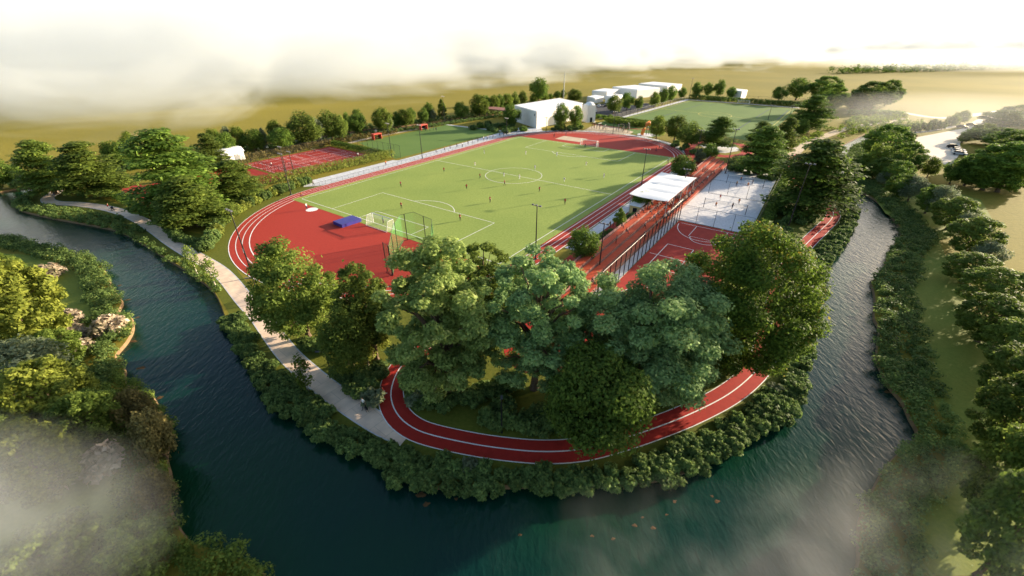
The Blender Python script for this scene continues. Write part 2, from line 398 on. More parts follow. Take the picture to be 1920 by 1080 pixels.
cc = inside(rp, rp + nrm * 0.3); nrm[~cc] *= -1
for i in range(nr):                                           # the sloping banks down to the river bed
    j = (i + 1) % nr
    gm.quad((*rp[i], 0), (*rp[j], 0), (*(rp[j] + nrm[j] * 0.5), -1.6), (*(rp[i] + nrm[i] * 0.5), -1.6), 1)
ground = gm.build('ground', [M['ground'], M['silt']]); tag(ground, 'olive and golden meadow on both sides of the river', 'ground', kind='structure')
wm = MB(); wm.add([(p.x, p.y, -0.45) for p in cv], [tuple(f) for f, k in zip(cf, inr) if k])
struct('river_water', wm, M['water'], 'dark green rippled river looping round the sports ground', 'river')

# ---- lawn of the island
lawn_px = [(470, 540), (440, 500), (425, 465), (440, 430), (480, 400), (540, 372), (600, 352), (560, 345), (470, 380), (380, 440), (330, 430), (200, 375), (100, 352), (60, 372), (60, 388), (200, 415), (300, 470), (400, 540), (450, 620), (500, 700), (560, 760), (650, 810), (740, 870), (800, 890), (960, 890), (1180, 885), (1300, 850), (1440, 775), (1480, 700), (1500, 600), (1530, 490), (1580, 420), (1590, 395), (1550, 360), (1480, 330), (1450, 300), (1350, 320), (1320, 420), (1250, 500), (1100, 560)]
lm = MB(); lm.poly([gp(*p) for p in lawn_px], 0.008)
struct('lawn', lm, M['grass'], 'mown lawn inside the river loop', 'lawn')

# ---- running track: two straights, two half circles round (u0, 34) and (u1, 34)
U0, U1, VC = 9.5, 97.4, 34.0
def stadium(r, n=48):
    pts = []
    for k in range(n + 1):
        a = math.pi / 2 + math.pi * k / n
        pts.append(P(U0 + r * math.cos(a), VC + r * math.sin(a)))
    for k in range(n + 1):
        a = -math.pi / 2 + math.pi * k / n
        pts.append(P(U1 + r * math.cos(a), VC + r * math.sin(a)))
    return pts
tm = MB(); tm.poly(stadium(40.4), 0.020)
tr = struct('running_track', tm, M['track'], 'red running track with infield ends around the football pitch', 'track')
lk = MB()
for r, w in ((40.3, 0.16), (39.0, 0.14), (37.75, 0.14), (36.4, 0.2)):
    lk.ribbon(stadium(r), w, 0.032, closed=True)
tl = lk.build('lane_line', M['white'], tr)
# outer paved ring round the far bend and the strip on the left with the spectators' rail
pv = MB()
ring = [P(U1 + 42.2 * math.cos(a), VC + 42.2 * math.sin(a)) for a in np.linspace(-math.pi / 2, math.pi * 0.47, 50)]
pv.ribbon(ring, 2.6, 0.012)
pv.poly([P(11, -6.45), P(6.5, -9.8), P(9.8, -14.2), P(44, -13.6), P(45, -11.6), P(111, -13.6), P(112, -8), P(104, -6.45)], 0.016)
pv.poly([P(112, -8), P(111.5, -13.6), P(126, -14), P(131, -4), P(124, 1)], 0.014)
struct('paved_walk', pv, M['concrete'], 'pale paved walk along the left straight and far bend of the track', 'walk')
pr = MB(); pr.poly([P(14, 74.7), P(14, 77.3), P(96, 77.3), P(96, 74.7)], 0.014)
struct('trackside_paving', pr, M['concrete'], 'narrow pale paving between right straight and grandstand', 'paving')
pr = MB(); pr.poly([P(2, 77.4), P(2, 79.0), P(46, 79.0), P(46, 77.4)], 0.016)
struct('red_strip', pr, M['court'], 'narrow red strip beside the pale trackside paving', 'strip')

# ---- the football pitch
fm = MB(); fm.poly([P(-1.9, -1.8), P(107.6, -1.8), P(107.6, 69.9), P(-1.9, 69.9)], 0.040)
pitch = struct('football_pitch', fm, M['turf'], 'bright green football pitch inside the running track', 'pitch')
wl_ = MB()
def fline(a, b, w=0.13, mb=None): (mb or wl_).ribbon([P(*a), P(*b)], w, 0.050)
for a, b in (((0, 0), (0, 68)), ((106.3, 0), (106.3, 68)), ((0, 0), (106.3, 0)), ((0, 68), (106.3, 68)), ((53.1, 0.1), (53.1, 67.9))): fline(a, b, 0.14)
for s, o in ((1, 0), (-1, 106.3)):
    for d, h in ((16.5, 20.16), (5.5, 9.16)):
        for a, b in (((o, 34 - h), (o + s * d, 34 - h)), ((o, 34 + h), (o + s * d, 34 + h)), ((o + s * d, 34 - h), (o + s * d, 34 + h))): fline(a, b)
    arc = [P(o + s * (11 + 9.15 * math.cos(t)), 34 + 9.15 * math.sin(t)) for t in np.linspace(-0.92, 0.92, 20)]
    wl_.ribbon(arc, 0.16, 0.050)
wl_.ribbon([P(53.1 + 9.15 * math.cos(t), 34 + 9.15 * math.sin(t)) for t in np.linspace(0, 2 * math.pi, 60)[:-1]], 0.14, 0.053, closed=True)
wl_.build('pitch_line', M['white'], pitch)
yl = MB(); fline((-1.7, -1.2), (107, -1.2), 0.22, yl); yl.build('edge_line', M['yellow'], pitch)
lp = MB(); lp.poly([P(112, 15), P(120, 15), P(120, 27), P(112, 27)], 0.034)
struct('landing_area', lp, M['gravel'], 'beige rectangle on the far red bend', 'landing area')
dm = MB(); c = gp(585, 393); dm.poly([(c[0] + 1.5 * math.cos(t), c[1] + 1.5 * math.sin(t)) for t in np.linspace(0, 6.283, 28)[:-1]], 0.034)
struct('throwing_circle', dm, M['white'], 'white throwing circle on the near red bend', 'circle')

# ---- small training pitch and tennis courts
sp = MB(); sp.poly([gp(672, 268), gp(835, 234.5), gp(941, 246.5), P(109, -14.2), P(46, -14.2)], 0.022)
struct('training_pitch', sp, M['turf2'], 'small green training pitch left of the paved walk', 'pitch')
bd = MB(); bd.ribbon([gp(655, 268), gp(700, 257), gp(760, 246), gp(835, 231)], 2.6, 0.018)
struct('training_walk', bd, M['gravel'], 'beige gravel strip on the far side of the training pitch', 'walk')
be = MB(); be.ribbon([gp(835, 233.5), gp(890, 240), gp(943, 246)], 1.6, 0.026)
struct('pitch_kerb', be, M['concrete'], 'pale kerb strip at the far end of the training pitch', 'kerb')
tc = MB(); tc.poly([P(9.5, -52), P(44.5, -52.5), P(44.5, -24.5), P(9.5, -24)], 0.020)
tco = struct('tennis_court', tc, M['court'], 'red tennis courts behind the bright hedge', 'court')
tln = MB()
for cx in (18, 35):
    for cy in (-32, -45):
        x0, x1, y0, y1 = cx - 5.5, cx + 5.5, cy - 6.0, cy + 6.0
        x0, x1, y0, y1 = cx - 8, cx + 8, cy - 5.4, cy + 5.4
        for a, b in (((x0, y0), (x1, y0)), ((x0, y1), (x1, y1)), ((x0, y0), (x0, y1)), ((x1, y0), (x1, y1)), ((cx - 4.5, y0 + 1.3), (cx - 4.5, y1 - 1.3)), ((cx + 4.5, y0 + 1.3), (cx + 4.5, y1 - 1.3)), ((cx - 4.5, cy), (cx + 4.5, cy)), ((x0, y0 + 1.3), (x1, y0 + 1.3)), ((x0, y1 - 1.3), (x1, y1 - 1.3))):
            tln.ribbon([P(*a), P(*b)], 0.12, 0.030)
tln.build('court_line', M['white'], tco)
t2 = MB(); t2.poly([P(-24, -50), P(8.3, -52), P(8.3, -23.7), P(-12, -22), P(-30, -30)], 0.020)
struct('side_court', t2, M['court'], 'red court partly hidden behind the cedar trees', 'court')
t3 = MB(); t3.poly([gp(222, 355), gp(262, 345), gp(300, 372), gp(285, 395)], 0.022)
struct('corner_court', t3, M['court'], 'red court corner beside the dark hedge', 'court')

# ---- right side: sand courts, multi court, paths
sc = MB(); sc.poly([P(44, 87.85), P(44, 105.0), P(98, 104.0), P(104, 101), P(104, 87.85)], 0.020)
struct('sand_court', sc, M['sand'], 'white sand volleyball courts beside the grandstand', 'court')
sb = MB(); sb.poly([P(-8, 87.85), P(-8, 89.6), P(43.8, 89.6), P(43.8, 87.85)], 0.016)
struct('stand_apron', sb, M['concrete'], 'pale apron between grandstand and multi court', 'apron')
mc = MB(); mc.poly([P(-2, 89.7), P(43.8, 89.7), P(43.8, 105), P(-2, 105)], 0.022)
mco = struct('multi_court', mc, M['court'], 'red multi sport court with white lines behind the foreground trees', 'court')
ml = MB()
def cl(*pts, w=0.14): ml.ribbon([P(*p) for p in pts], w, 0.032)
cl((42.5, 90.5), (42.5, 104.5)); cl((22, 90.2), (22, 104.8)); cl((0, 90.5), (0, 104.5))
cl((42.3, 94.2), (35.5, 94.2), (35.5, 101.0), (42.3, 101.0)); cl((21.8, 91.8), (28.5, 91.8)); cl((28.5, 91.8), (28.5, 97.2)); cl((28.5, 97.2), (16, 97.2)); cl((16, 97.2), (16, 91.8)); cl((16, 91.8), (21.8, 91.8))
ml.ribbon([P(42.4 - 8.4 * math.cos(t), 96.5 + 6.3 * math.sin(t)) for t in np.linspace(-1.5, 1.5, 24)], 0.14, 0.035)
ml.ribbon([P(35.5 - 3 * math.cos(t), 97.6 + 3 * math.sin(t)) for t in np.linspace(-1.5, 1.5, 16)], 0.14, 0.038)
ml.ribbon([P(0.2 + 8.4 * math.cos(t), 97.3 + 6.3 * math.sin(t)) for t in np.linspace(-1.5, 1.5, 24)], 0.14, 0.035)
ml.build('court_line', M['white'], mco)
PATH_PX = [(112, 352), (103, 362), (89, 372), (100, 380), (150, 383), (207, 392), (253, 408), (290, 430), (320, 452), (353, 473), (400, 500), (426, 522), (458, 561), (487, 593), (513, 629), (543, 667), (587, 707), (633, 743), (678, 774), (724, 801), (765, 818)]
path = resample(smooth([gp(*p) for p in PATH_PX], 8), 1.0)
pm = MB(); pm.ribbon(path, 2.6, 0.016)
po = struct('pale_path', pm, M['path'], 'beige slab path curving along the left river bank', 'path')
ek = MB(); ek.ribbon(path, 0.14, 0.022, 0, 1.35); ek.ribbon(path, 0.14, 0.022, 0, -1.35); ek.build('path_edge', M['concrete'], po)
RED_PX = [(905, 585), (860, 630), (800, 655), (765, 675), (748, 693), (737, 717), (733, 743), (741, 770), (762, 794), (800, 813), (883, 832), (960, 843), (1027, 847), (1093, 842), (1160, 825), (1227, 803), (1293, 777), (1360, 743), (1403, 710), (1427, 680), (1438, 640), (1449, 600), (1462, 545), (1480, 500), (1503, 467), (1533, 437), (1558, 412), (1562, 397), (1550, 382), (1520, 360), (1490, 342), (1470, 322), (1478, 305), (1500, 290)]
redp = resample(smooth([gp(*p) for p in RED_PX], 8), 0.8)
rm = MB(); rm.ribbon(redp, 3.0, 0.024)
ro = struct('red_path', rm, M['redpath'], 'red jogging path with white centre line round the island tip', 'path')
rl = MB()
for o, w in ((0, 0.14), (1.5, 0.11), (-1.5, 0.11)): rl.ribbon(redp, w, 0.034, 0, o)
rl.build('path_line', M['white'], ro)
# red play surfaces between the big foreground trees
pl_ = MB()
for cpx, rx, ry in (((1010, 668), 4.6, 4.0), ((985, 592), 5.0, 4.0), ((1090, 600), 6.0, 4.5), ((1170, 640), 6.5, 4.5), ((1240, 650), 4.5, 4.0), ((880, 545), 6.5, 4.5), ((1040, 545), 5.5, 4.0)):
    c = gp(*cpx); pl_.poly([(c[0] + rx * math.cos(t) * (1 + 0.12 * math.sin(3 * t)), c[1] + ry * math.sin(t) * (1 + 0.12 * math.cos(2 * t))) for t in np.linspace(0, 6.283, 36)[:-1]], 0.012 + 0.0008 * cpx[0] % 0.01)
struct('play_surface', pl_, M['redpath'], 'rounded red play surfaces between the big foreground trees', 'play surface')
# second pitch, its walk, the yards and the roads
q = [gp(1165, 222), gp(1290, 189), gp(1494, 204), gp(1425, 268)]
p2 = MB(); p2.poly(q, 0.022); p2o = struct('far_pitch', p2, M['turf2'], 'far green pitch with navy and yellow lines', 'pitch')
def bil(s, t): return (q[0] * (1 - s) + q[1] * s) * (1 - t) + (q[3] * (1 - s) + q[2] * s) * t
nl_ = MB(); ylw = MB()
for s0, s1, t0, t1 in ((0.04, 0.16, 0.3, 0.7), (0.84, 0.96, 0.3, 0.7)):
    nl_.ribbon([bil(s0, t0), bil(s1, t0), bil(s1, t1), bil(s0, t1)], 0.4, 0.032)
for s0, s1, t0, t1 in ((0.1, 0.44, 0.04, 0.2), (0.56, 0.9, 0.04, 0.2), (0.1, 0.44, 0.8, 0.95), (0.56, 0.9, 0.8, 0.95)):
    nl_.ribbon([bil(s0, t0), bil(s1, t0), bil(s1, t1), bil(s0, t1)], 0.45, 0.034)
ylw.ribbon([bil(0.03, 0.03), bil(0.97, 0.03), bil(0.97, 0.97), bil(0.03, 0.97)], 0.3, 0.030, closed=True)
ylw.ribbon([bil(0.5, 0.03), bil(0.5, 0.97)], 0.3, 0.036)
ylw.ribbon([bil(0.5 + 0.09 * math.cos(t), 0.5 + 0.13 * math.sin(t)) for t in np.linspace(0, 6.283, 40)[:-1]], 0.3, 0.038, closed=True)
nl_.build('navy_line', M['navy'], p2o); ylw.build('yellow_line', M['yellow'], p2o)
w2 = MB(); w2.ribbon([gp(1160, 222.5), gp(1228, 203.5), gp(1291, 186.5)], 3.0, 0.016); w2.ribbon([gp(1291, 187), gp(1390, 194), gp(1500, 202.5)], 2.2, 0.018)
struct('far_pitch_walk', w2, M['concrete'], 'pale walk along two sides of the far pitch', 'walk')
ap = MB(); ap.poly([gp(1088, 199), gp(1137, 194), gp(1172, 199), gp(1212, 193), (gp(1232, 199)), gp(1165, 219), gp(1142, 224), gp(1108, 222), gp(1097, 210)], 0.012)
struct('asphalt_yard', ap, M['asphalt'], 'dark asphalt yard with parked cars beside the clubhouse', 'yard')
pg = MB(); pg.poly([gp(*p) for p in ((1096, 244), (1106, 238), (1120, 234), (1150, 238), (1188, 247), (1180, 252), (1150, 252), (1120, 247))], 0.014)
struct('play_sand', pg, M['gravel'], 'beige sand playground beyond the far bend', 'playground')
pgr = MB(); pgr.ribbon([gp(*p) for p in ((1110, 232), (1140, 237), (1175, 241), (1215, 243), (1240, 241))], 1.6, 0.018)
struct('playground_path', pgr, M['redpath'], 'thin red path behind the sand playground', 'path')
lw = MB(); lw.poly([gp(*p) for p in ((1118, 232), (1140, 224), (1175, 236), (1225, 244), (1240, 255), (1220, 258), (1190, 251), (1150, 241))], 0.010)
struct('playground_lawn', lw, M['turf2'], 'lawn strip around the sand playground', 'lawn')
bb = MB(); c = gp(1212, 253); bb.poly([(c[0] + 4.2 * math.cos(t), c[1] + 4.2 * math.sin(t)) for t in np.linspace(0, 6.283, 32)[:-1]], 0.020)
struct('play_disc', bb, M['concrete'], 'pale lilac disc under the orange slide', 'play surface')
rd = MB()
rd.ribbon(smooth([gp(*p) for p in ((1316, 318), (1296, 290), (1292, 278), (1305, 268), (1335, 266), (1380, 270), (1400, 278), (1395, 290), (1360, 293), (1330, 288))], 6), 4.0, 0.014)
struct('skate_loop', rd, M['redpath'], 'red loop path around the grey skate area', 'path')
sk = MB(); sk.poly([gp(*p) for p in ((1312, 272), (1340, 269), (1378, 274), (1390, 282), (1360, 287), (1330, 284))], 0.012)
struct('skate_area', sk, M['concrete'], 'grey skate area inside the red loop', 'skate area')
r3 = MB(); r3.ribbon(smooth([gp(*p) for p in ((1480, 312), (1488, 290), (1510, 270), (1550, 254), (1580, 243), (1610, 236), (1660, 229), (1700, 222))], 6), 4.0, 0.012)
struct('gravel_path', r3, M['gravel'], 'beige gravel path running along the upper right river reach', 'path')
r4 = MB(); r4.ribbon(smooth([gp(*p) for p in ((1640, 207), (1690, 211), (1740, 219), (1780, 221), (1830, 215), (1900, 206))], 6), 5.5, 0.014)
struct('far_road', r4, M['carpark'], 'pale road at the edge of the golden field', 'road')
cp = MB(); cp.poly([gp(*p) for p in ((1700, 262), (1716, 258), (1805, 241), (1830, 225), (1862, 212), (1905, 205), (1895, 216), (1868, 228), (1848, 243), (1842, 255), (1808, 258), (1800, 268), (1800, 288), (1782, 312), (1745, 300))], 0.016)
struct('gravel_yard', cp, M['carpark'], 'pale gravel car park beyond the right river bank', 'car park')
cw = MB(); cw.ribbon([gp(1690, 252), gp(1740, 246), (gp(1795, 236))], 2.2, 0.020)
struct('yard_walk', cw, M['carpark'], 'pale walk along the far edge of the gravel car park', 'walk')

# shoals of orange brown sand breaking the water near the island tip and the right bank
sbm = MB(); rs_ = random.Random(4)
for px, py, r in ((790, 928, 1.0), (800, 945, 0.8), (775, 915, 0.9), (870, 925, 0.7), (905, 915, 0.9), (855, 935, 0.5), (1190, 985, 0.5), (1205, 970, 0.35), (1225, 990, 0.5), (1250, 965, 0.3), (1110, 1005, 0.35), (1150, 1010, 0.4), (1265, 940, 0.5), (1345, 940, 0.6), (1335, 930, 0.4), (975, 1003, 0.35), (1665, 735, 0.9), (1690, 760, 0.9), (1715, 800, 0.8), (1655, 705, 0.7), (1640, 625, 0.6), (225, 535, 0.9), (240, 562, 0.9), (258, 595, 0.9), (250, 640, 1.0), (225, 675, 1.2), (265, 690, 1.1), (300, 745, 1.0)):
    c = gp(px, py, -0.45); n_ = 14; r *= 0.7; ph = rs_.random() * 6
    ring_ = [(c[0] + r * (1 + 0.35 * math.sin(2 * t + ph) + 0.2 * rs_.uniform(-1, 1)) * math.cos(t), c[1] + 0.7 * r * (1 + 0.35 * math.cos(3 * t + ph)) * math.sin(t), -0.47) for t in np.linspace(0, 6.283, n_ + 1)[:-1]]
    sbm.add(ring_ + [(c[0], c[1], -0.42)], [(k, (k + 1) % n_, n_) for k in range(n_)])
struct('sand_shoal', sbm, M['shoal'], 'small orange brown sand shoals at the water edge', 'shoal')

bl = MB()
bl.poly([gp(*p) for p in ((1660, 400), (1690, 415), (1715, 440), (1700, 480), (1690, 520), (1690, 560), (1700, 600), (1712, 660), (1735, 720), (1775, 800), (1770, 880), (1720, 960), (1680, 1079), (1919, 1079), (1919, 800), (1850, 640), (1800, 540), (1760, 450), (1800, 440), (1860, 410), (1840, 375), (1740, 345), (1700, 350), (1660, 345), (1625, 350))], 0.008)
struct('bank_lawn', bl, M['turf3'], 'green grass strip between the right river bank and the row of trees', 'grass')
bl = MB(); bl.poly([gp(*p) for p in ((0, 475), (60, 478), (110, 492), (150, 515), (170, 560), (190, 600), (150, 660), (180, 720), (230, 800), (240, 900), (260, 1079), (-200, 1079), (-200, 520))], 0.008)
struct('left_lawn', bl, M['turf3'], 'sunlit grass on the opposite left river bank', 'grass')

# ================================================================== PLANTS
RG = np.random.default_rng(7)
def leaf_mesh(name, clumps, n, size, mat_, up=0.5, rng=None, shell=0.5, asp=0.55):
    """many small pointed leaf faces spread through a set of clumps (x,y,z, rx,ry,rz, tone)"""
    rng = rng or RG
    cl = np.array(clumps, float); w = (cl[:, 3] * cl[:, 4] + cl[:, 4] * cl[:, 5] + cl[:, 3] * cl[:, 5]); w /= w.sum()
    ci = rng.choice(len(cl), n, p=w)
    d = rng.normal(size=(n, 3)); d /= np.linalg.norm(d, axis=1)[:, None]
    r = shell + (1 - shell) * rng.random(n) ** 0.6
    r *= 1 + 0.12 * rng.normal(size=n)
    p = cl[ci, :3] + d * cl[ci, 3:6] * r[:, None]
    nn = d / np.maximum(cl[ci, 3:6], 0.05) * cl[ci, 3:6].mean(1)[:, None] * 0.8 + np.array([0, 0, up]) + rng.normal(size=(n, 3)) * 0.45
    nn /= np.linalg.norm(nn, axis=1)[:, None]
    t = np.cross(nn, rng.normal(size=(n, 3))); t /= np.linalg.norm(t, axis=1)[:, None]
    b = np.cross(nn, t)
    s = size * (0.6 + 0.8 * rng.random(n))[:, None] * 0.5
    V = np.stack([p + t * s, p + b * s * asp, p - t * s, p - b * s * asp], 1).reshape(-1, 3)
    tone = np.clip(0.35 * cl[ci, 6] + 0.65 * rng.random(n), 0, 1)
    me = bpy.data.meshes.new(name); me.vertices.add(4 * n); me.vertices.foreach_set('co', V.astype(np.float32).ravel())
    me.loops.add(4 * n); me.loops.foreach_set('vertex_index', np.arange(4 * n, dtype=np.int32))
    me.polygons.add(n); me.polygons.foreach_set('loop_start', np.arange(0, 4 * n, 4, dtype=np.int32))
    a = me.attributes.new('tone', 'FLOAT', 'FACE'); a.data.foreach_set('value', tone.astype(np.float32))
    me.materials.append(mat_); me.update(calc_edges=True); me.validate()
    return me
def crown_clumps(kind, h, r, rng):
    """clump layout of a crown of total height h and radius r"""
    C = []
    def add(x, y, z, a, b, c): C.append((x, y, z, a, b, c, rng.random()))
    if kind == 'layered':
        n = 64
        add(0, 0, h * 0.5, r * 0.35, r * 0.35, h * 0.36)
        for k in range(n):
            t = (k + 0.5) / n; z = h * (0.13 + 0.82 * t)
            prof = (1 - t) ** 0.5 * (0.75 + 0.25 * min(1, t * 4)) * (0.8 + 0.3 * rng.random())
            a = rng.random() * 6.283; rad = r * prof * (0.25 + 0.6 * rng.random() ** 0.5) if t < 0.93 else 0
            s = r * (0.29 + 0.22 * (1 - t)) * (0.8 + 0.4 * rng.random())
            add(rad * math.cos(a), rad * math.sin(a), z, s, s, h * 0.026 + 0.07 * s)
    elif kind == 'round':
        cz, rz = h * 0.54, h * 0.46
        add(0, 0, cz, r * 0.65, r * 0.65, rz * 0.75)
        for k in range(44):
            d = rng.normal(size=3); d /= np.linalg.norm(d); q = 0.60 + 0.18 * rng.random()
            s = 0.24 + 0.14 * rng.random()
            add(d[0] * r * q, d[1] * r * q, cz + d[2] * rz * q, r * s, r * s, rz * s * 0.9)
    elif kind == 'dome':
        cz, rz = h * 0.50, h * 0.49
        add(0, 0, cz, r * 0.70, r * 0.70, rz * 0.78)
        for k in range(90):
            d = rng.normal(size=3); d[2] = d[2] * 0.8 + 0.15; d /= np.linalg.norm(d); q = 0.76 + 0.13 * rng.random()
            s = 0.13 + 0.09 * rng.random()
            add(d[0] * r * q, d[1] * r * q, cz + d[2] * rz * q, r * s, r * s, r * s * 0.8)
    elif kind == 'airy':
        cz, rz = h * 0.51, h * 0.49
        for k in range(190):
            d = rng.normal(size=3); d[2] *= 0.9; d /= np.linalg.norm(d); q = rng.random() ** 0.35 * 0.93
            s = (0.10 + 0.10 * rng.random()) * (1.25 - 0.4 * q)
            add(d[0] * r * q, d[1] * r * q, max(h * 0.09, cz + d[2] * rz * q), r * s, r * s, r * s * 0.6)
    elif kind == 'cone':
        for k in range(40):
            t = rng.random(); z = h * (0.10 + 0.86 * t); a = rng.random() * 6.283
            prof = math.sin(math.pi * min(1, 0.28 + 0.75 * t)) ** 0.8
            q = r * prof * 0.62; s = r * (0.20 + 0.18 * prof)
            add(q * math.cos(a), q * math.sin(a), z, s, s, s * 1.1)
    elif kind == 'bush':
        add(0, 0, h * 0.45, r * 0.7, r * 0.7, h * 0.42)
        for k in range(12):
            d = rng.normal(size=3); d[2] = abs(d[2]) * 0.9 - 0.1; d /= np.linalg.norm(d)
            s = 0.26 + 0.14 * rng.random()
            add(d[0] * r * 0.7, d[1] * r * 0.7, h * 0.42 + d[2] * h * 0.38, r * s, r * s, h * s * 0.8)
    return C
def trunk_mb(h, r, clumps, rng, nl=8, tr=None, lean=(0, 0)):
    mb = MB(); tr = tr or max(0.14, h * 0.022)
    top = h * 0.72
    pts = [(lean[0] * t + 0.04 * h * math.sin(3 * t) * (t > 0.2) * 0.4, lean[1] * t, top * t - 0.05) for t in (0, 0.06, 0.3, 0.6, 1.0)]
    mb.tube(pts, [tr * 1.5, tr * 1.05, tr * 0.85, tr * 0.5, tr * 0.16], 8)
    for k in rng.choice(len(clumps), min(nl, len(clumps)), replace=False):
        c = clumps[k]; e = np.array(c[:3]); z0 = min(top * 0.9, max(h * 0.16, e[2] * 0.55))
        a = np.array([lean[0] * z0 / top, lean[1] * z0 / top, z0]); m = (a + e) / 2 + np.array([0, 0, 0.06 * h])
        mb.tube([a, m, e], [tr * 0.45, tr * 0.28, tr * 0.08], 5)
    return mb
TPL = {}
def template(key, kind, mat_, n, size, bark='bark', h=10.0, r=3.5, nl=9, up=0.5, shell=0.5, seed=0):
    rng = np.random.default_rng(100 + seed)
    cl = crown_clumps(kind, h, r, rng)
    TPL[key] = (leaf_mesh('crown', cl, n, size, mat_, up, rng, shell), trunk_mb(h, r, cl, rng, nl).build('trunk', M[bark]), h, r)
    t = TPL[key][1]; me = t.data; bpy.data.objects.remove(t); TPL[key] = (TPL[key][0], me, h, r)
template('layA', 'layered', L_CEDAR, 13000, 0.38, seed=1, up=1.2)
template('layB', 'layered', L_CEDAR, 13000, 0.38, seed=2, up=1.2)
template('layC', 'layered', L_DARK, 14000, 0.36, seed=3, up=1.2)
template('rndA', 'round', L_MID, 6500, 0.42, seed=4)
template('rndB', 'round', L_DARK, 6500, 0.42, seed=5)
template('rndC', 'round', L_OLIVE, 6500, 0.42, seed=6)
template('palA', 'round', L_PALE, 6000, 0.40, seed=7)
template('conA', 'cone', L_MID, 5000, 0.42, h=10, r=2.2, seed=8)
template('conP', 'cone', L_PALE, 5000, 0.40, h=10, r=2.2, seed=9)
template('conY', 'cone', L_OLIVE, 7000, 0.32, h=10, r=2.6, seed=19)
template('bigR', 'dome', L_DARK, 14000, 0.34, seed=10)
template('bigO', 'dome', L_OLIVE, 14000, 0.34, seed=11)
template('yelA', 'dome', L_YELL, 14000, 0.36, seed=12)
template('brnA', 'bush', L_BROWN, 5000, 0.5, seed=13)
KIND = {'lay': ('cedar_tree', 'tiered dark cedar'), 'rnd': ('broadleaf_tree', 'round green broadleaf'), 'pal': ('pale_tree', 'silvery pale green'), 'con': ('conical_tree', 'narrow conical'), 'big': ('broadleaf_tree', 'dense domed dark green'), 'yel': ('yellow_tree', 'yellow green sunlit')}
def crown_at(base, top_y, hw):
    """stem position, height and radius from the row of the foot, the row of the top and the middle column of the crown"""
    p = gp(*base); h = height_at(p, top_y); d = depth_of(p, h * 0.5)
    return np.array([(base[0] - 960) / FPX * d, p[1]]), h, hw * d / FPX
def put_tree(key, base, top_y, hw, label, group=None, rnd=random.Random(3), loc=None, h=None, r=None):
    if loc is not None: p = np.array(loc)
    else: p, h, r = crown_at(base, top_y, hw * 1.1)
    crown, trunk, th, trr = TPL[key]
    nm = KIND.get(key[:3], ('tree', ''))[0]
    root = thing(nm, label, 'tree', (p[0], p[1], 0), rnd.random() * 6.283, group)
    root.scale = (r / trr, r / trr, h / th)
    link('trunk', trunk, root); link('crown', crown, root)
    return root
def big_tree(kind, base, top_y, hw, mat_, n, size, label, name, bark='bark', nl=18, up=0.5, shell=0.5, seed=0, dz=0.5, asp=0.55):
    rng = np.random.default_rng(500 + seed)
    p, h, r = crown_at(base, top_y, hw * 1.05)
    cl = crown_clumps(kind, h, r, rng)
    root = thing(name, label, 'tree', (p[0], p[1], 0))
    trunk_mb(h, r, cl, rng, nl).build('trunk', M[bark], root)
    link('crown', leaf_mesh('crown', cl, n, size, mat_, up, rng, shell, asp), root)
    return root, h, r
# ---- the big foreground trees, each its own
big_tree('dome', (552, 632), 443, 78, L_OLIVE, 24000, 0.40, 'rounded olive green tree between pale path and near red bend', 'broadleaf_tree', seed=1, up=0.7)
big_tree('dome', (680, 668), 484, 52, L_OLIVE, 15000, 0.38, 'smaller rounded olive tree just right of the hammock lawn', 'broadleaf_tree', seed=2, up=0.7)
big_tree('cone', (692, 675), 520, 32, L_YELL, 9000, 0.30, 'slim pale yellow green tree in front of the small olive tree', 'conical_tree', seed=3)
big_tree('round', (650, 704), 572, 48, L_OLIVE, 13000, 0.30, 'low bushy yellowish tree behind the red hammock', 'broadleaf_tree', seed=4)
big_tree('airy', (826, 742), 428, 112, L_MAPLE, 66000, 0.38, 'tall light green maple at the left of the foreground group', 'maple_tree', seed=5, nl=40, up=0.8)
big_tree('airy', (904, 660), 446, 72, L_MID, 24000, 0.38, 'darker green tree behind the light green maple', 'broadleaf_tree', seed=6, nl=24, up=0.8)
big_tree('airy', (1006, 728), 446, 100, L_BLUE, 52000, 0.37, 'blue green tree in the middle of the foreground group', 'ash_tree', seed=7, nl=30, up=0.8)
big_tree('airy', (1214, 735), 484, 146, L_BLUE, 84000, 0.37, 'wide blue green tree with dark spreading limbs over red play surfaces', 'ash_tree', seed=8, nl=46, up=0.8)
big_tree('dome', (1398, 688), 408, 122, L_DOME, 74000, 0.35, 'huge domed dense tree with russet leaves beside the right red path', 'chestnut_tree', seed=9, nl=10, up=0.5)
big_tree('round', (1116, 826), 655, 98, L_DARK, 28000, 0.38, 'low dark green tree hanging over the inside of the red path', 'broadleaf_tree', seed=10, nl=14, up=0.5)
for i, (b, t, hw, lab) in enumerate((((567, 736), 664, 17, 'thin sapling with white trunk beside the lower pale path'), ((357, 513), 455, 12, 'leaning slender sapling at the upper bank hedge beside pale path'), ((392, 537), 478, 14, 'slender brownish sapling on the bank hedge by pale path bend'))):
    big_tree('round', b, t, hw, L_OLIVE if i else L_MID, 700, 0.34, lab, 'sapling', 'palebark', nl=8, seed=20 + i)
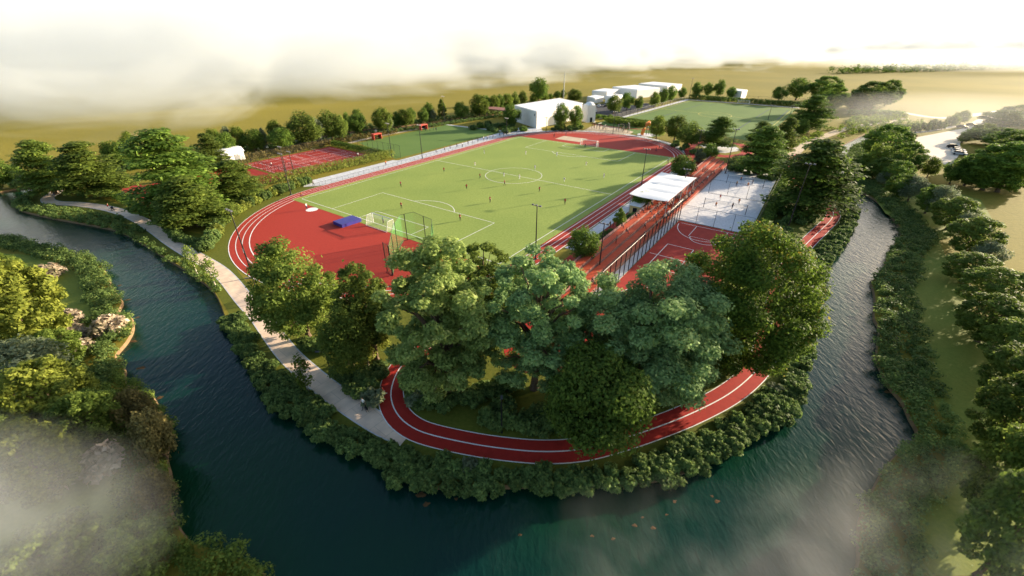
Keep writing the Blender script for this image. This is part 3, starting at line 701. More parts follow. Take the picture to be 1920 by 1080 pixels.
# ---- trees placed one by one: key, base, top row, half width, label
ONE = [
 ('layB', (77, 364), 259, 46, 'dark tiered cedar leaning at the tip of the pale path'),
 ('layA', (166, 368), 262, 54, 'second tiered cedar from the river tip, by the pale path'),
 ('layC', (318, 400), 236, 76, 'tallest dark tiered cedar of the left group'),
 ('layA', (356, 424), 328, 58, 'front tiered cedar with pale trunk above the round shrubs'),
 ('layB', (440, 378), 297, 42, 'small tiered cedar next to the white pavilion'),
 ('layA', (392, 318), 247, 27, 'slim tiered cedar behind the white pavilion'),
 ('layC', (1525, 247), 176, 35, 'tiered dark cedar at the right end of the far pitch'),
 ('layC', (1349, 280), 217, 31, 'tiered dark cedar in front of the far pitch centre'),
 ('layC', (1434, 327), 233, 42, 'tiered dark cedar behind the sand courts'),
 ('layB', (1424, 296), 225, 26, 'tiered cedar just behind the one by the sand courts'),
 ('layB', (1474, 288), 217, 24, 'tiered cedar beside the gravel path, left one'),
 ('layC', (1528, 398), 256, 74, 'largest tiered dark cedar above the upper red path'),
 ('rndB', (1281, 336), 290, 22, 'round dark tree behind the white canopy'),
 ('rndB', (1204, 396), 357, 18, 'round dark tree in front of the white canopy'),
 ('conA', (1162, 432), 389, 13, 'narrow pale green tree between track and grandstand'),
 ('rndB', (1096, 490), 424, 30, 'dark round tree at the near end of the grandstand'),
 ('conP', (1313, 305), 277, 11, 'narrow silvery conical tree near the far end of the grandstand'),
 ('rndB', (1333, 303), 268, 13, 'small dark round tree near the grandstand end'),
 ('rndA', (1234, 260), 215, 16, 'round tree right of the orange slide, left one of three'),
 ('rndA', (1268, 264), 215, 21, 'round tree right of the orange slide, middle one of three'),
 ('rndC', (1293, 276), 227, 24, 'round tree right of the orange slide, right one of three'),
 ('rndB', (960, 238), 194, 17, 'round tree standing against the left wall of the clubhouse'),
 ('rndB', (1053, 246), 192, 14, 'tall dark tree before the clubhouse front, left of the pair'),
 ('rndB', (1079, 243), 196, 13, 'tall dark tree before the clubhouse front, right of the pair'),
 ('rndB', (1010, 192), 144, 17, 'tallest round tree behind the clubhouse roof'),
 ('rndA', (1077, 192), 166, 15, 'round tree at the right back corner of the clubhouse'),
 ('bigR', (1640, 207), 150, 34, 'large domed tree at the golden field edge'),
 ('bigR', (1602, 208), 169, 19, 'smaller domed tree left of the large one at the field edge'),
 ('bigR', (1668, 199), 147, 22, 'hazy domed tree behind the large one at the field edge'),
 ('rndB', (1463, 190), 161, 13, 'small round tree behind the far pitch right corner'),
 ('rndB', (1498, 188), 145, 20, 'taller round tree behind the far pitch right corner'),
 ('bigR', (1550, 190), 140, 27, 'hazy tall round tree beyond the far pitch corner'),
 ('bigR', (1558, 212), 154, 26, 'dark tall round tree in front of the hazy one'),
 ('bigR', (1668, 302), 231, 38, 'large dark tree at the narrow upper river reach'),
 ('rndB', (1502, 255), 222, 14, 'small round tree beside the gravel path'),
 ('rndA', (1747, 333), 293, 15, 'small tree with bare trunk between bank hedge and gravel yard'),
 ('bigR', (1866, 356), 268, 44, 'big tree with forked trunk on the edge of the golden field'),
 ('bigR', (1897, 360), 262, 48, 'big leaning tree on the golden field at the right border'),
]
for k, b, t, hw, lab in ONE: put_tree(k, b, t, hw, lab)
def row(items, name, order=True):
    for i, (k, b, t, hw) in enumerate(items):
        put_tree(k, b, t, hw, '%s, number %d from the left' % (name, i + 1), group=name)
row([('rndB', (8, 352), 298, 24), ('rndB', (36, 352), 312, 14)], 'dark trees on the far left river shore')
row([('rndB', (208, 318), 264, 14), ('rndB', (226, 316), 262, 22), ('rndA', (243, 292), 245, 13)], 'dark trees behind the second cedar')
row([('rndA', (403, 292), 239, 14), ('rndB', (421, 297), 246, 18), ('palA', (426, 285), 234, 9), ('rndA', (447, 284), 235, 14), ('rndB', (474, 284), 241, 20), ('palA', (493, 279), 238, 8), ('rndA', (516, 272), 224, 14), ('rndB', (526, 282), 238, 23), ('rndC', (569, 273), 208, 31), ('palA', (592, 268), 219, 14), ('rndC', (618, 263), 206, 24), ('rndC', (638, 263), 215, 13), ('rndB', (652, 250), 209, 8), ('rndB', (669, 253), 214, 17), ('rndB', (672, 243), 203, 11), ('rndA', (716, 248), 201, 19), ('palA', (728, 246), 217, 9), ('rndB', (743, 240), 208, 9), ('rndA', (760, 239), 203, 17), ('rndB', (771, 235), 201, 9), ('rndB', (793, 231), 201, 10), ('rndB', (804, 226), 191, 10), ('palA', (812, 227), 203, 6), ('conA', (828, 222), 185, 9)], 'trees of the row behind the tennis courts and training pitch')
row([('rndB', (865, 223), 190, 14), ('rndA', (898, 220), 175, 19), ('rndB', (912, 212), 178, 9), ('rndA', (926, 211), 177, 12), ('rndB', (938, 208), 176, 9), ('rndA', (951, 206), 174, 11), ('rndC', (965, 202), 171, 9), ('rndC', (980, 197), 169, 9), ('rndA', (1000, 194), 176, 8), ('rndA', (1021, 190), 172, 9), ('rndB', (1033, 188), 175, 6), ('rndB', (1045, 187), 170, 7), ('rndC', (1056, 186), 167, 6)], 'trees of the row left of and behind the clubhouse')
row([('rndA', (1152, 213), 177, 15), ('rndB', (1177, 207), 172, 12), ('rndB', (1198, 208), 179, 8), ('rndA', (1228, 202), 171, 10), ('rndB', (1244, 197), 164, 9), ('rndB', (1260, 192), 159, 10), ('rndB', (1279, 186), 163, 8)], 'trees along the left side of the far pitch')
row([('rndB', (1308, 183), 153, 10), ('rndB', (1328, 182), 154, 9), ('rndB', (1349, 183), 148, 10), ('rndB', (1371, 186), 162, 9)], 'dark trees behind the far pitch')
RB = [('bigR', (1617, 325), 280, 24), ('rndA', (1640, 330), 262, 26), ('bigR', (1652, 342), 288, 28), ('bigR', (1692, 330), 258, 34), ('bigR', (1680, 352), 293, 27), ('palA', (1658, 350), 312, 18), ('bigR', (1684, 372), 318, 26), ('palA', (1707, 378), 323, 26), ('bigR', (1742, 400), 338, 26), ('palA', (1760, 408), 340, 26), ('bigO', (1772, 430), 360, 40), ('palA', (1797, 450), 392, 26), ('bigO', (1810, 478), 398, 46), ('palA', (1838, 500), 446, 28), ('bigO', (1802, 530), 466, 44), ('bigO', (1846, 580), 494, 56), ('palA', (1868, 560), 540, 30), ('bigO', (1842, 640), 545, 56), ('palA', (1880, 640), 585, 40), ('bigO', (1885, 690), 590, 50), ('bigO', (1900, 750), 640, 62)]
row([(k, (x + (20 if y > 420 else 6), y), t + 6, hw * 0.88) for k, (x, y), t, hw in RB], 'trees of the thick row along the right river bank')
row([('rndB', (1792, 345), 297, 20), ('bigR', (1822, 348), 294, 24), ('rndB', (1850, 350), 300, 20), ('bigR', (1920, 352), 300, 26)], 'dark trees in front of the gravel yard')
row([('rndA', (1808, 268), 248, 10), ('rndB', (1818, 266), 240, 11), ('rndA', (1834, 258), 232, 10), ('rndA', (1852, 256), 230, 12), ('bigR', (1872, 272), 238, 36), ('bigR', (1905, 290), 240, 44), ('bigR', (1885, 240), 206, 34), ('bigR', (1925, 232), 196, 40), ('bigO', (1915, 318), 250, 40)], 'trees on the slope right of the gravel yard')
row([('conA', (1690 + 10 * i, 252 - 1.2 * i), 235 - 1.4 * i, 5.5) for i in range(9)] + [('rndA', (1788, 236), 214, 11), ('rndA', (1806, 232), 206, 12), ('rndA', (1752, 236), 222, 7)], 'small hazy trees lining the far side of the gravel yard')
# trees on the near left bank, close under the viewpoint
NEAR = [('yelA', (30, 660), 486, 66, 'large yellow green sunlit tree on the left bank lawn'), ('bigO', (12, 560), 470, 30, 'olive tree at the left border behind the yellow one'), ('bigO', (100, 690), 618, 40, 'dark olive tree below the large yellow tree on the left bank'),
        ('palA', (40, 740), 640, 62, 'pale blue green blurred tree on the left border'), ('yelA', (88, 800), 680, 64, 'bright yellow blurred tree right of the pale one'), ('bigO', (165, 830), 735, 50, 'dark blurred tree near the left shore'),
        ('yelA', (56, 930), 800, 62, 'golden blurred tree just above the lower left mist'), ('bigO', (10, 880), 790, 60, 'green blurred tree at the left border near the mist'), ('brnA', (250, 800), 735, 30, 'brownish sunlit bush at the left water edge'), ('brnA', (285, 860), 770, 34, 'blurred orange brown bush at the left water edge'), ('brnA', (290, 950), 885, 28, 'low orange brown bush beside the lower left mist'), ('bigO', (110, 1090), 985, 70, 'dim green tree inside the lower left mist'), ('bigO', (240, 1075), 1000, 55, 'dim round tree at the bottom edge inside the mist')]
for k, b, t, hw, lab in NEAR: put_tree(k, b, t, hw, lab)
NEARR = [('bigO', (1915, 850), 705, 60, 'dark blurred tree at the right border over the bank lawn'), ('bigO', (1900, 960), 790, 60, 'blurred green tree low on the right border'), ('bigO', (1925, 1080), 880, 70, 'blurred dark tree in the lower right corner')]
for k, b, t, hw, lab in NEARR: put_tree(k, b, t, hw, lab)

# ---- shrubs
def shrub_tpl(mat_, n, size, seed, kind='bush', h=1.0, r=1.0, up=0.4):
    rng = np.random.default_rng(900 + seed); cl = crown_clumps(kind, h, r, rng)
    return leaf_mesh('shrub', cl, n, size * 1.25, mat_, up + 0.3, rng, 0.6)
SH = [shrub_tpl(L_SHRUB, 900, 0.26, i) for i in range(4)]
SHP = shrub_tpl(L_PALE, 800, 0.26, 11); SHH = [shrub_tpl(L_HEDGE, 900, 0.24, 12), shrub_tpl(L_HEDGE, 900, 0.24, 13)]
SHK = shrub_tpl(L_PINK, 1200, 0.22, 14); SHD = shrub_tpl(L_DARK, 800, 0.26, 15); SHB = shrub_tpl(L_BROWN, 800, 0.26, 16)
RS = random.Random(11)
def put_shrub(me, p, r, h, label, group, name='shrub', cat='shrub'):
    o = link(name, me); o.location = (p[0], p[1], -0.15 if name == 'bank_shrub' else -0.05); o.rotation_euler = (0, 0, RS.random() * 6.283)
    o.scale = (r, r, h); return tag(o, label, cat, group)
def strip(line, side_poly_inside, rows, step, out):
    line = resample(line, step); nn = normals(line)
    t = line + nn * 1.0
    for j, off in enumerate(rows):
        for i in range(len(line)):
            p = line[i] + nn[i] * (off * side_poly_inside) + np.array([RS.uniform(-.35, .35), RS.uniform(-.35, .35)])
            out.append(p)
rivpoly = rp
def bank(line, rows, step, avoid=(), skip=None):
    out = []
    line = resample(line, step); nn = normals(line)
    test = line + nn * 0.6
    sgn = -1 if inside(rivpoly, test).mean() > 0.5 else 1
    for off in rows:
        q = line + nn * (off * sgn) + np.array([[RS.uniform(-.4, .4), RS.uniform(-.4, .4)] for _ in line])
        keep = np.ones(len(q), bool)
        for ln, d in avoid: keep &= dist_poly(ln, q) > d
        out.append(q[keep])
    return np.vstack(out)
inner_shore = np.array(inner)
cut = [i for i, p in enumerate(inner_shore) if True]
near_part = smooth([gp(*p) for p in INNER_PX[4:36]], 6)
far_part = smooth([gp(*p) for p in INNER_PX[36:]], 6)
nearb = bank(near_part, (-0.5, 0.7, 1.9, 3.1), 1.6, ((path, 2.3), (redp, 2.7)))
d = np.hypot(np.hypot(nearb[:, 0], nearb[:, 1]), CAM_H); order = np.argsort(d)
CAP = 300
reds = redp[::3]; dred = dist_poly(redp, nearb); dpa = dist_poly(path, nearb)
for n_, i in enumerate(order[:CAP]):
    p = nearb[i]; r = RS.uniform(0.85, 1.2)
    if dpa[i] < dred[i]: lab, grp = 'leafy dark green shrub in the dense hedge between pale path and river', 'bank shrubs between pale path and river'
    elif p[0] > 14: lab, grp = 'leafy green shrub in the dense hedge between right red path and river', 'bank shrubs between right red path and river'
    else: lab, grp = 'leafy dark green shrub in the dense hedge below the lower red path', 'bank shrubs below the lower red path'
    put_shrub(SHP if RS.random() < 0.02 else SH[RS.randrange(4)], p, r, RS.uniform(1.0, 1.5), lab, grp, 'bank_shrub')
def mass(name, pts, label, mat_, n=90, size=0.55, rr=(1.0, 1.5), hh=(1.3, 2.0), seed=0):
    """undergrowth nobody could count, as one mesh of leaves"""
    cl = []
    for p in pts:
        r = RS.uniform(*rr); h = RS.uniform(*hh)
        for k in range(3): cl.append((p[0] + RS.uniform(-.5, .5) * r, p[1] + RS.uniform(-.5, .5) * r, h * (0.35 + 0.15 * k), r * 0.7, r * 0.7, h * 0.42, RS.random()))
    me = leaf_mesh(name, cl, n * len(pts), size, mat_, 0.5, np.random.default_rng(seed), 0.4)
    return tag(link(name, me), label, 'undergrowth', kind='stuff')
rest = [nearb[i] for i in order[CAP:]]
farb = bank(far_part, (0.2, 2.0, 4.0), 2.6, ((path, 2.5),))
mass('bank_undergrowth', rest + list(farb), 'dense green undergrowth along the farther shores of the island', L_SHRUB, 160, 0.40, (0.9, 1.2), (1.0, 1.5), seed=1)
rb = bank(bank_r[40:], (0.6, 2.0, 3.4, 4.8), 1.9)
mass('right_bank_undergrowth', rb, 'dark dense undergrowth on the outer right river bank', L_SHRUB, 170, 0.36, (0.9, 1.5), (0.9, 1.6), seed=2)
rb = bank(bank_r[:48], (0.6, 2.0, 3.4), 1.6)
mass('lower_right_undergrowth', rb, 'dark reedy undergrowth on the lower right river bank', L_SHRUB, 260, 0.28, (0.9, 1.4), (0.9, 1.5), seed=3)
lb = bank(bank_l[:60], (0.6, 1.8, 3.0), 1.7)
mass('left_bank_undergrowth', lb, 'green dense undergrowth on the opposite left river bank', L_SHRUB, 220, 0.32, (0.9, 1.4), (1.0, 1.9), seed=4)
lb = bank(bank_l[60:], (0.4, 1.9, 3.5), 1.5)
mass('near_left_undergrowth', lb, 'blurred yellowish undergrowth on the near left river bank', L_OLIVE, 300, 0.26, (0.8, 1.3), (1.0, 2.2), seed=5)
lb = bank(out_l[:], (0.5, 3.0, 6.0), 3.0)
mass('far_left_undergrowth', lb, 'distant undergrowth beyond the far left channel', L_SHRUB, 60, 0.7, seed=6)
for i, (px, py, r) in enumerate(((97, 520, 2.4), (140, 606, 2.0), (143, 636, 2.0), (149, 664, 2.0), (214, 622, 2.4), (120, 900, 2.2), (205, 880, 2.4))):
    put_shrub(SHK, gp(px, py), r, r * 1.1, ('pale pink blossoming bush alone on the left bank lawn', 'pink blossoming bush, uppermost of three on the left shore', 'pink blossoming bush, middle of three on the left shore', 'pink blossoming bush, lowest of three on the left shore', 'pink blossoming bush nearest to the water on the left bank', 'blurred lilac bush near the lower left mist', 'blurred lilac bush right of the lower left mist')[i], None, 'blossom_bush', 'bush')
def shrubs(pts, meshes, label, group, r=(0.9, 1.4), h=(1.2, 1.8), name='shrub'):
    for p in pts: put_shrub(meshes[RS.randrange(len(meshes))], gp(*p), RS.uniform(*r), RS.uniform(*h), label, group, name)
shrubs([(636, 708), (652, 718), (668, 706), (684, 712), (700, 708), (712, 702), (664, 732), (680, 727), (696, 730), (676, 742)], SH, 'leafy shrub in the clump between hammock and pale path', 'shrubs between hammock and pale path', (1.1, 1.6), (1.4, 2.0))
put_shrub(SHP, gp(698, 752), 1.6, 1.7, 'single silvery shrub between pale path and red path', None)
put_shrub(SHP, gp(783, 756), 1.4, 1.5, 'silvery shrub inside the lower left bend of the red path', None)
shrubs([(768, 726), (778, 742), (795, 762), (812, 742), (832, 764), (780, 716), (842, 755)], SH, 'dark shrub inside the lower left bend of the red path', 'shrubs inside the lower left red bend', (1.2, 1.7), (1.4, 2.0))
shrubs([(866, 752), (884, 757), (895, 745), (908, 740), (925, 738), (945, 726), (965, 722)], SH, 'dark shrub under the light green maple', 'shrubs under the light green maple', (1.2, 1.7), (1.4, 2.0))
shrubs([(914, 790), (930, 800), (934, 778), (948, 768), (952, 798)], SH, 'dark shrub beside the black lamp post inside the red path', 'shrubs beside the inner lamp post', (1.2, 1.7), (1.4, 2.0))
shrubs([(975, 797), (992, 806), (1008, 796), (1024, 804), (1040, 800), (1010, 782), (1030, 785), (1052, 808)], SH, 'dark shrub left of the low tree inside the red path', 'shrubs left of the low dark tree', (1.2, 1.7), (1.4, 2.0))
shrubs([(1215, 752), (1232, 742), (1248, 756), (1240, 728), (1262, 742), (1278, 738), (1294, 742), (1268, 722), (1310, 720), (1330, 705), (1345, 698), (1362, 692), (1372, 672), (1300, 712)], SH, 'dark shrub between wide blue green tree and red path', 'shrubs right of the wide blue green tree', (1.2, 1.7), (1.5, 2.2))
shrubs([(572, 650), (585, 655), (598, 648), (612, 655), (625, 650), (640, 640)], SH, 'dark shrub under the rounded olive tree', 'shrubs under the rounded olive tree', (1.1, 1.6), (1.2, 1.8))
hedge_line = smooth([gp(*p) for p in ((386, 470), (402, 455), (412, 430), (430, 412), (455, 396), (485, 380), (520, 366), (550, 354), (578, 345))], 6)
for p in resample(hedge_line, 2.1): put_shrub(SH[RS.randrange(4)] if RS.random() < 0.6 else SHH[0], p, RS.uniform(1.5, 2.0), RS.uniform(2.2, 3.0), 'round shrub of the row between left cedars and track lawn', 'round shrubs between cedars and track lawn')
for p in resample(smooth([gp(*p) for p in ((300, 418), (318, 432), (334, 447), (352, 456), (370, 462))], 6), 2.2): put_shrub(SH[RS.randrange(4)], p, RS.uniform(1.2, 1.7), RS.uniform(1.4, 2.0), 'dark shrub under the front cedar above the pale path', 'shrubs under the front cedar')
def hedge(name, line, w, h, mat_, label, n, size, seed):
    line = resample(line, w * 0.7)
    cl = [(p[0], p[1], h * 0.5, w * 0.62, w * 0.62, h * 0.52, RS.random()) for p in line] + [(p[0] + RS.uniform(-.3, .3), p[1] + RS.uniform(-.3, .3), h * 0.8, w * 0.5, w * 0.5, h * 0.25, RS.random()) for p in line]
    me = leaf_mesh(name, cl, n, size, mat_, 0.5, np.random.default_rng(seed), 0.6)
    return tag(link(name, me), label, 'hedge')
hedge('hedge', [P(-10, -23.5), P(5, -20.0), P(46, -17.0)], 3.0, 3.0, L_HEDGE, 'long bright lime green hedge between tennis courts and paved walk', 9000, 0.42, 31)
hedge('hedge', [P(46.2, -20), P(46.4, -52)], 2.6, 2.2, L_DARK, 'dark green hedge between tennis courts and training pitch', 5000, 0.5, 32)
hedge('hedge', smooth([gp(*p) for p in ((205, 366), (222, 372), (250, 388), (284, 408))], 5), 2.6, 2.2, L_DARK, 'dark clipped hedge left of the cedars along the pale path', 5000, 0.4, 33)
hedge('hedge', [gp(1142, 229), gp(1180, 236), gp(1207, 237.5)], 4.5, 2.6, L_MID, 'long low green hedge between playground and far pitch', 4000, 0.7, 34)
hedge('hedge', [gp(1156, 226.5), gp(1200, 232), gp(1222, 234)], 3.6, 2.2, L_MID, 'second low green hedge nearer to the far pitch', 3000, 0.7, 35)
hedge('hedge', [gp(1297, 185), gp(1400, 193), gp(1500, 199.5)], 5.0, 3.0, L_DARK, 'dark hedge row behind the far pitch', 4000, 1.0, 36)
hedge('hedge', [P(98.5, 106.2), P(43, 107.2)], 2.6, 2.6, L_DARK, 'dark climbing hedge on the right side of the sand courts', 5000, 0.45, 37)
hedge('hedge', [gp(1600, 215), gp(1640, 216), gp(1680, 218)], 6, 3, L_DARK, 'dark hedge under the large domed field trees', 2500, 0.9, 38)
def scatter(poly_px, step, j=0.45):
    poly = np.array([gp(*p) for p in poly_px]); lo, hi = poly.min(0), poly.max(0); out = []
    for x in np.arange(lo[0], hi[0], step):
        for y in np.arange(lo[1], hi[1], step): out.append((x + RS.uniform(-j, j) * step, y + RS.uniform(-j, j) * step))
    out = np.array(out); return out[inside(poly, out)]
def park(poly, step, meshes, label, group, r=(1.0, 1.6), h=(1.2, 2.0), avoid=()):
    for p in scatter(poly, step):
        if all(dist_poly(ln, p)[0] > dd for ln, dd in avoid): put_shrub(meshes[RS.randrange(len(meshes))], p, RS.uniform(*r), RS.uniform(*h), label, group)
park([(1418, 448), (1440, 392), (1478, 380), (1500, 398), (1548, 385), (1552, 402), (1520, 440), (1500, 450), (1460, 475)], 3.2, SH, 'green shrub between the sand courts and the upper red path', 'shrubs left of the upper red path', avoid=((redp, 3.0),))
park([(1362, 318), (1400, 292), (1465, 300), (1480, 335), (1440, 340)], 3.6, SH, 'dark shrub behind the far edge of the sand courts', 'shrubs behind the sand courts')
park([(876, 243), (905, 234), (955, 236), (995, 246), (950, 250)], 4.5, [SHD] + SH, 'dark shrub on the left side of the clubhouse', 'shrubs left of the clubhouse', (1.6, 2.4), (1.6, 2.6))
park([(1028, 248), (1040, 238), (1092, 236), (1098, 246)], 4.0, SH, 'dark shrub before the clubhouse front', 'shrubs before the clubhouse front', (1.3, 1.9), (1.5, 2.2))
park([(1237, 262), (1300, 278), (1315, 296), (1290, 288), (1250, 268)], 3.8, SH, 'shrub between far bend and round trees', 'shrubs outside the far bend', (1.2, 1.8), (1.3, 2.0))
shrubs([(1128, 452), (1137, 445), (1148, 440), (1118, 462), (1176, 420), (1184, 414), (1190, 408), (1210, 402)], SH, 'shrub in the planting strip between track and grandstand', 'shrubs between track and grandstand', (1.0, 1.5), (1.4, 2.2))
park([(1100, 222), (1150, 226), (1150, 221), (1120, 218)], 4.0, [SHD], 'dark shrub along the near edge of the asphalt yard', 'shrubs at the asphalt yard', (1.4, 2.0), (1.5, 2.2))
mass('tennis_undergrowth', np.vstack([scatter([(452, 306), (470, 290), (625, 262), (700, 250), (702, 258), (620, 273), (540, 290)], 2.6), scatter([(700, 257), (790, 237), (830, 228), (832, 231), (760, 245), (705, 262)], 3.0)]), 'brown and green undergrowth behind the tennis courts', L_BROWN, 80, 0.55, seed=7)
mass('bank_meadow', np.vstack([scatter([(1566, 250), (1600, 222), (1690, 213), (1700, 221), (1640, 236)], 3.4), scatter([(1560, 262), (1580, 250), (1630, 240), (1700, 228), (1690, 234), (1620, 252)], 3.4), scatter([(1495, 268), (1530, 252), (1560, 238), (1575, 232), (1550, 250), (1510, 275)], 3.4), scatter([(1680, 240), (1700, 230), (1760, 232), (1740, 240)], 3.6)]), 'rough green undergrowth along the upper right river reach', L_MID, 60, 0.75, (1.3, 2.2), (1.4, 2.6), seed=8)
mass('cedar_undergrowth', np.vstack([scatter([(120, 368), (160, 352), (205, 352), (290, 395), (330, 430), (300, 410), (215, 372)], 2.6), scatter([(240, 340), (310, 318), (400, 300), (430, 300), (405, 322), (300, 350)], 3.2)]), 'shadowy undergrowth beneath the left cedars', L_SHRUB, 110, 0.45, seed=9)

fw = [(x, 640 + 0.35 * (x - 470) + RS.uniform(-16, 16)) for x in np.linspace(430, 900, 150)]
mass('far_wood', fw, 'distant dark strip of woodland in the haze at the upper right', L_DARK, 40, 2.4, (4, 8), (6, 11), seed=40)

# ================================================================== BUILDINGS AND OBJECTS
def hip_block(name, L, C, Rr, topy, label, roof_r=0.35, cat='building'):
    """white box building from three ground corners (left, near, right) with a softly rounded roof edge"""
    L, C, Rr = gp(*L), gp(*C), gp(*Rr); D = L + Rr - C; h = height_at(C, topy)
    root = thing(name, label, cat, (C[0], C[1], 0))
    pts = np.array([L, C, Rr, D]) - C
    MB().prism(pts, 0, h - roof_r * 2).build('wall', M['block'], root)
    m = pts.mean(0); rm_ = MB()
    sc_ = [1.004, 1.0, 0.985, 0.96]; zz = [h - roof_r * 2, h - roof_r, h - roof_r * 0.3, h]
    rings = [[(*(m + (p - m) * k), z) for p in pts] for k, z in zip(sc_, zz)]
    vs_ = [v for r in rings for v in r]; fs_ = []
    for i in range(3):
        for k in range(4): fs_.append((i * 4 + k, i * 4 + (k + 1) % 4, (i + 1) * 4 + (k + 1) % 4, (i + 1) * 4 + k))
    fs_.append((12, 13, 14, 15)); rm_.add(vs_, fs_); rm_.build('roof', M['roofw'], root)
    return root
# clubhouse: roof corners read at eaves height
C0 = gp(1006, 241); HC = height_at(C0, 208.5)
Lc, Rc = gp(965, 197, HC), gp(1092, 193, HC); Dc = Lc + Rc - C0
club = thing('clubhouse', 'large white flat roofed clubhouse beyond the far bend of the track', 'building', (C0[0], C0[1], 0))
cpts = np.array([C0, Rc, Dc, Lc]) - C0; cm = cpts.mean(0)
MB().prism(cpts, 0, HC - 0.5).build('wall', M['render'], club)
MB().prism([cm + (p - cm) * 1.012 for p in cpts], HC - 0.5, HC).build('roof', M['roofw'], club)
pb = MB()
inn = [cm + (p - cm) * 0.97 for p in cpts]
for i in range(4): pb.ribbon([inn[i], inn[(i + 1) % 4]], 0.4, HC + 0.012)
pb.build('roof_edge', M['concrete'], club)
e = (Rc - C0) / np.linalg.norm(Rc - C0); nrm_ = np.array([e[1], -e[0]])
db = MB(); q0 = e * 20; db.box((q0[0] + nrm_[0] * 0.03, q0[1] + nrm_[1] * 0.03, 1.2), (1.6, 0.1, 2.4), math.atan2(e[1], e[0])); dd_ = db.build('door', M['steel'], club)
e2 = (Lc - C0) / np.linalg.norm(Lc - C0); n2_ = np.array([-e2[1], e2[0]])
db = MB(); q0 = e2 * 2.2; db.box((q0[0] + n2_[0] * 0.04, q0[1] + n2_[1] * 0.04, 6.0), (0.5, 0.2, 1.0), math.atan2(e2[1], e2[0])); db.build('wall_lamp', M['dark'], club)
for L, C, Rr, t, lab in (((1100, 191), (1115, 194), (1131, 190.5), 183.5, 'smallest white block at the left of the far white buildings'), ((1109, 184), (1137, 186), (1158, 181), 171.5, 'second white block behind the smallest one'), ((1134, 193), (1150, 195.5), (1166, 191), 181.5, 'low white block in front, beside the asphalt yard'), ((1147, 178), (1193, 184.5), (1235, 180), 168, 'long white block in the middle of the far buildings'), ((1196, 168), (1250, 173.5), (1277, 169.5), 161, 'farthest long white block at the back'), ((1366, 184), (1388, 187), (1398, 184), 171, 'single white block behind the far pitch trees')):
    hip_block('white_building', L, C, Rr, t, lab)
# white pavilion by the tennis courts
pc = gp(434, 300); pv_ = thing('pavilion', 'small white pavilion with pitched roof by the tennis courts', 'pavilion', (pc[0], pc[1], 0), UANG)
MB().box((0, 0, 1.5), (7.5, 5.5, 3.0)).build('wall', M['render'], pv_)
gr = MB(); gr.add([(-4.1, -3.1, 2.9), (4.1, -3.1, 2.9), (4.1, 3.1, 2.9), (-4.1, 3.1, 2.9), (-4.1, -1.3, 4.2), (4.1, -1.3, 4.2), (4.1, 1.3, 4.2), (-4.1, 1.3, 4.2)], [(0, 1, 5, 4), (1, 2, 6, 5), (2, 3, 7, 6), (3, 0, 4, 7), (4, 5, 6, 7), (3, 2, 1, 0)]); gr.build('roof', M['roofw'], pv_)
MB().box((1.0, -2.78, 1.1), (1.4, 0.1, 2.2)).build('door', M['steel'], pv_)
MB().box((-2.0, -2.78, 1.6), (1.6, 0.1, 1.0)).build('window', M['glass'], pv_)
# open shelter roof left of the clubhouse
sp_ = gp(931, 216); sh = thing('open_shelter', 'low grey open shelter among trees left of the clubhouse', 'shelter', (sp_[0], sp_[1], 0), UANG - 1.57)
MB().box((0, 0, 3.6), (24, 9, 0.4)).build('roof', M['tierside'], sh)
for x in (-11, -4, 4, 11):
    for y in (-4, 4): MB().tube([(x, y, 0), (x, y, 3.4)], 0.18).build('post', M['dark'], sh)
# white silo-like climbing tower
tp = gp(1103, 228); tw = thing('climbing_tower', 'white round topped tower between clubhouse and asphalt yard', 'tower', (tp[0], tp[1], 0), 0.4)
MB().box((0, 0, 4.2), (5.2, 5.2, 8.4), 0, 0, 0.93).build('shaft', M['render'], tw)
MB().ball((0, 0, 8.3), (2.5, 2.5, 1.6), 14, 8).build('cap', M['roofw'], tw, True)
MB().box((0, -2.62, 1.2), (1.4, 0.12, 2.4)).build('door', M['glass'], tw)
# tall mast
mp_ = gp(1056, 190); ms = thing('mast', 'tall thin grey mast behind the clubhouse roof', 'mast', (mp_[0], mp_[1], 0))
hm = height_at(mp_, 130); MB().tube([(0, 0, 0), (0, 0, hm * 0.6), (0, 0, hm)], [0.45, 0.3, 0.12], 8).build('pole', M['steel'], ms)
for z in (0.35, 0.6, 0.85): MB().box((0, 0, hm * z), (2.2, 0.15, 0.15)).build('crossbar', M['steel'], ms)

# ---- grandstand: four tiers stepping down towards the courts
gs = thing('grandstand', 'long orange red stepped grandstand between track and sand courts', 'grandstand', (*P(0, 0), 0), UANG)
def LV(u, v): return (u, -v)      # local axes of things laid along the pitch
for k in range(4):
    v0, v1 = 81.6 + 1.55 * k, 81.6 + 1.55 * (k + 1); z = 2.2 - 0.5 * k
    MB().prism([LV(-8, v1), LV(107, v1), LV(107, v0), LV(-8, v0)], 0, z).build('tier', M['tierside'], gs)
    MB().prism([LV(-8, v1 - 0.02), LV(107, v1 - 0.02), LV(107, v0 + 0.28), LV(-8, v0 + 0.28)], z + 0.003, z + 0.07).build('tread', M['seatred'], gs)
MB().prism([LV(-8, 81.58), LV(107, 81.58), LV(107, 81.3), LV(-8, 81.3)], 0, 2.5).build('back_wall', M['tierside'], gs)
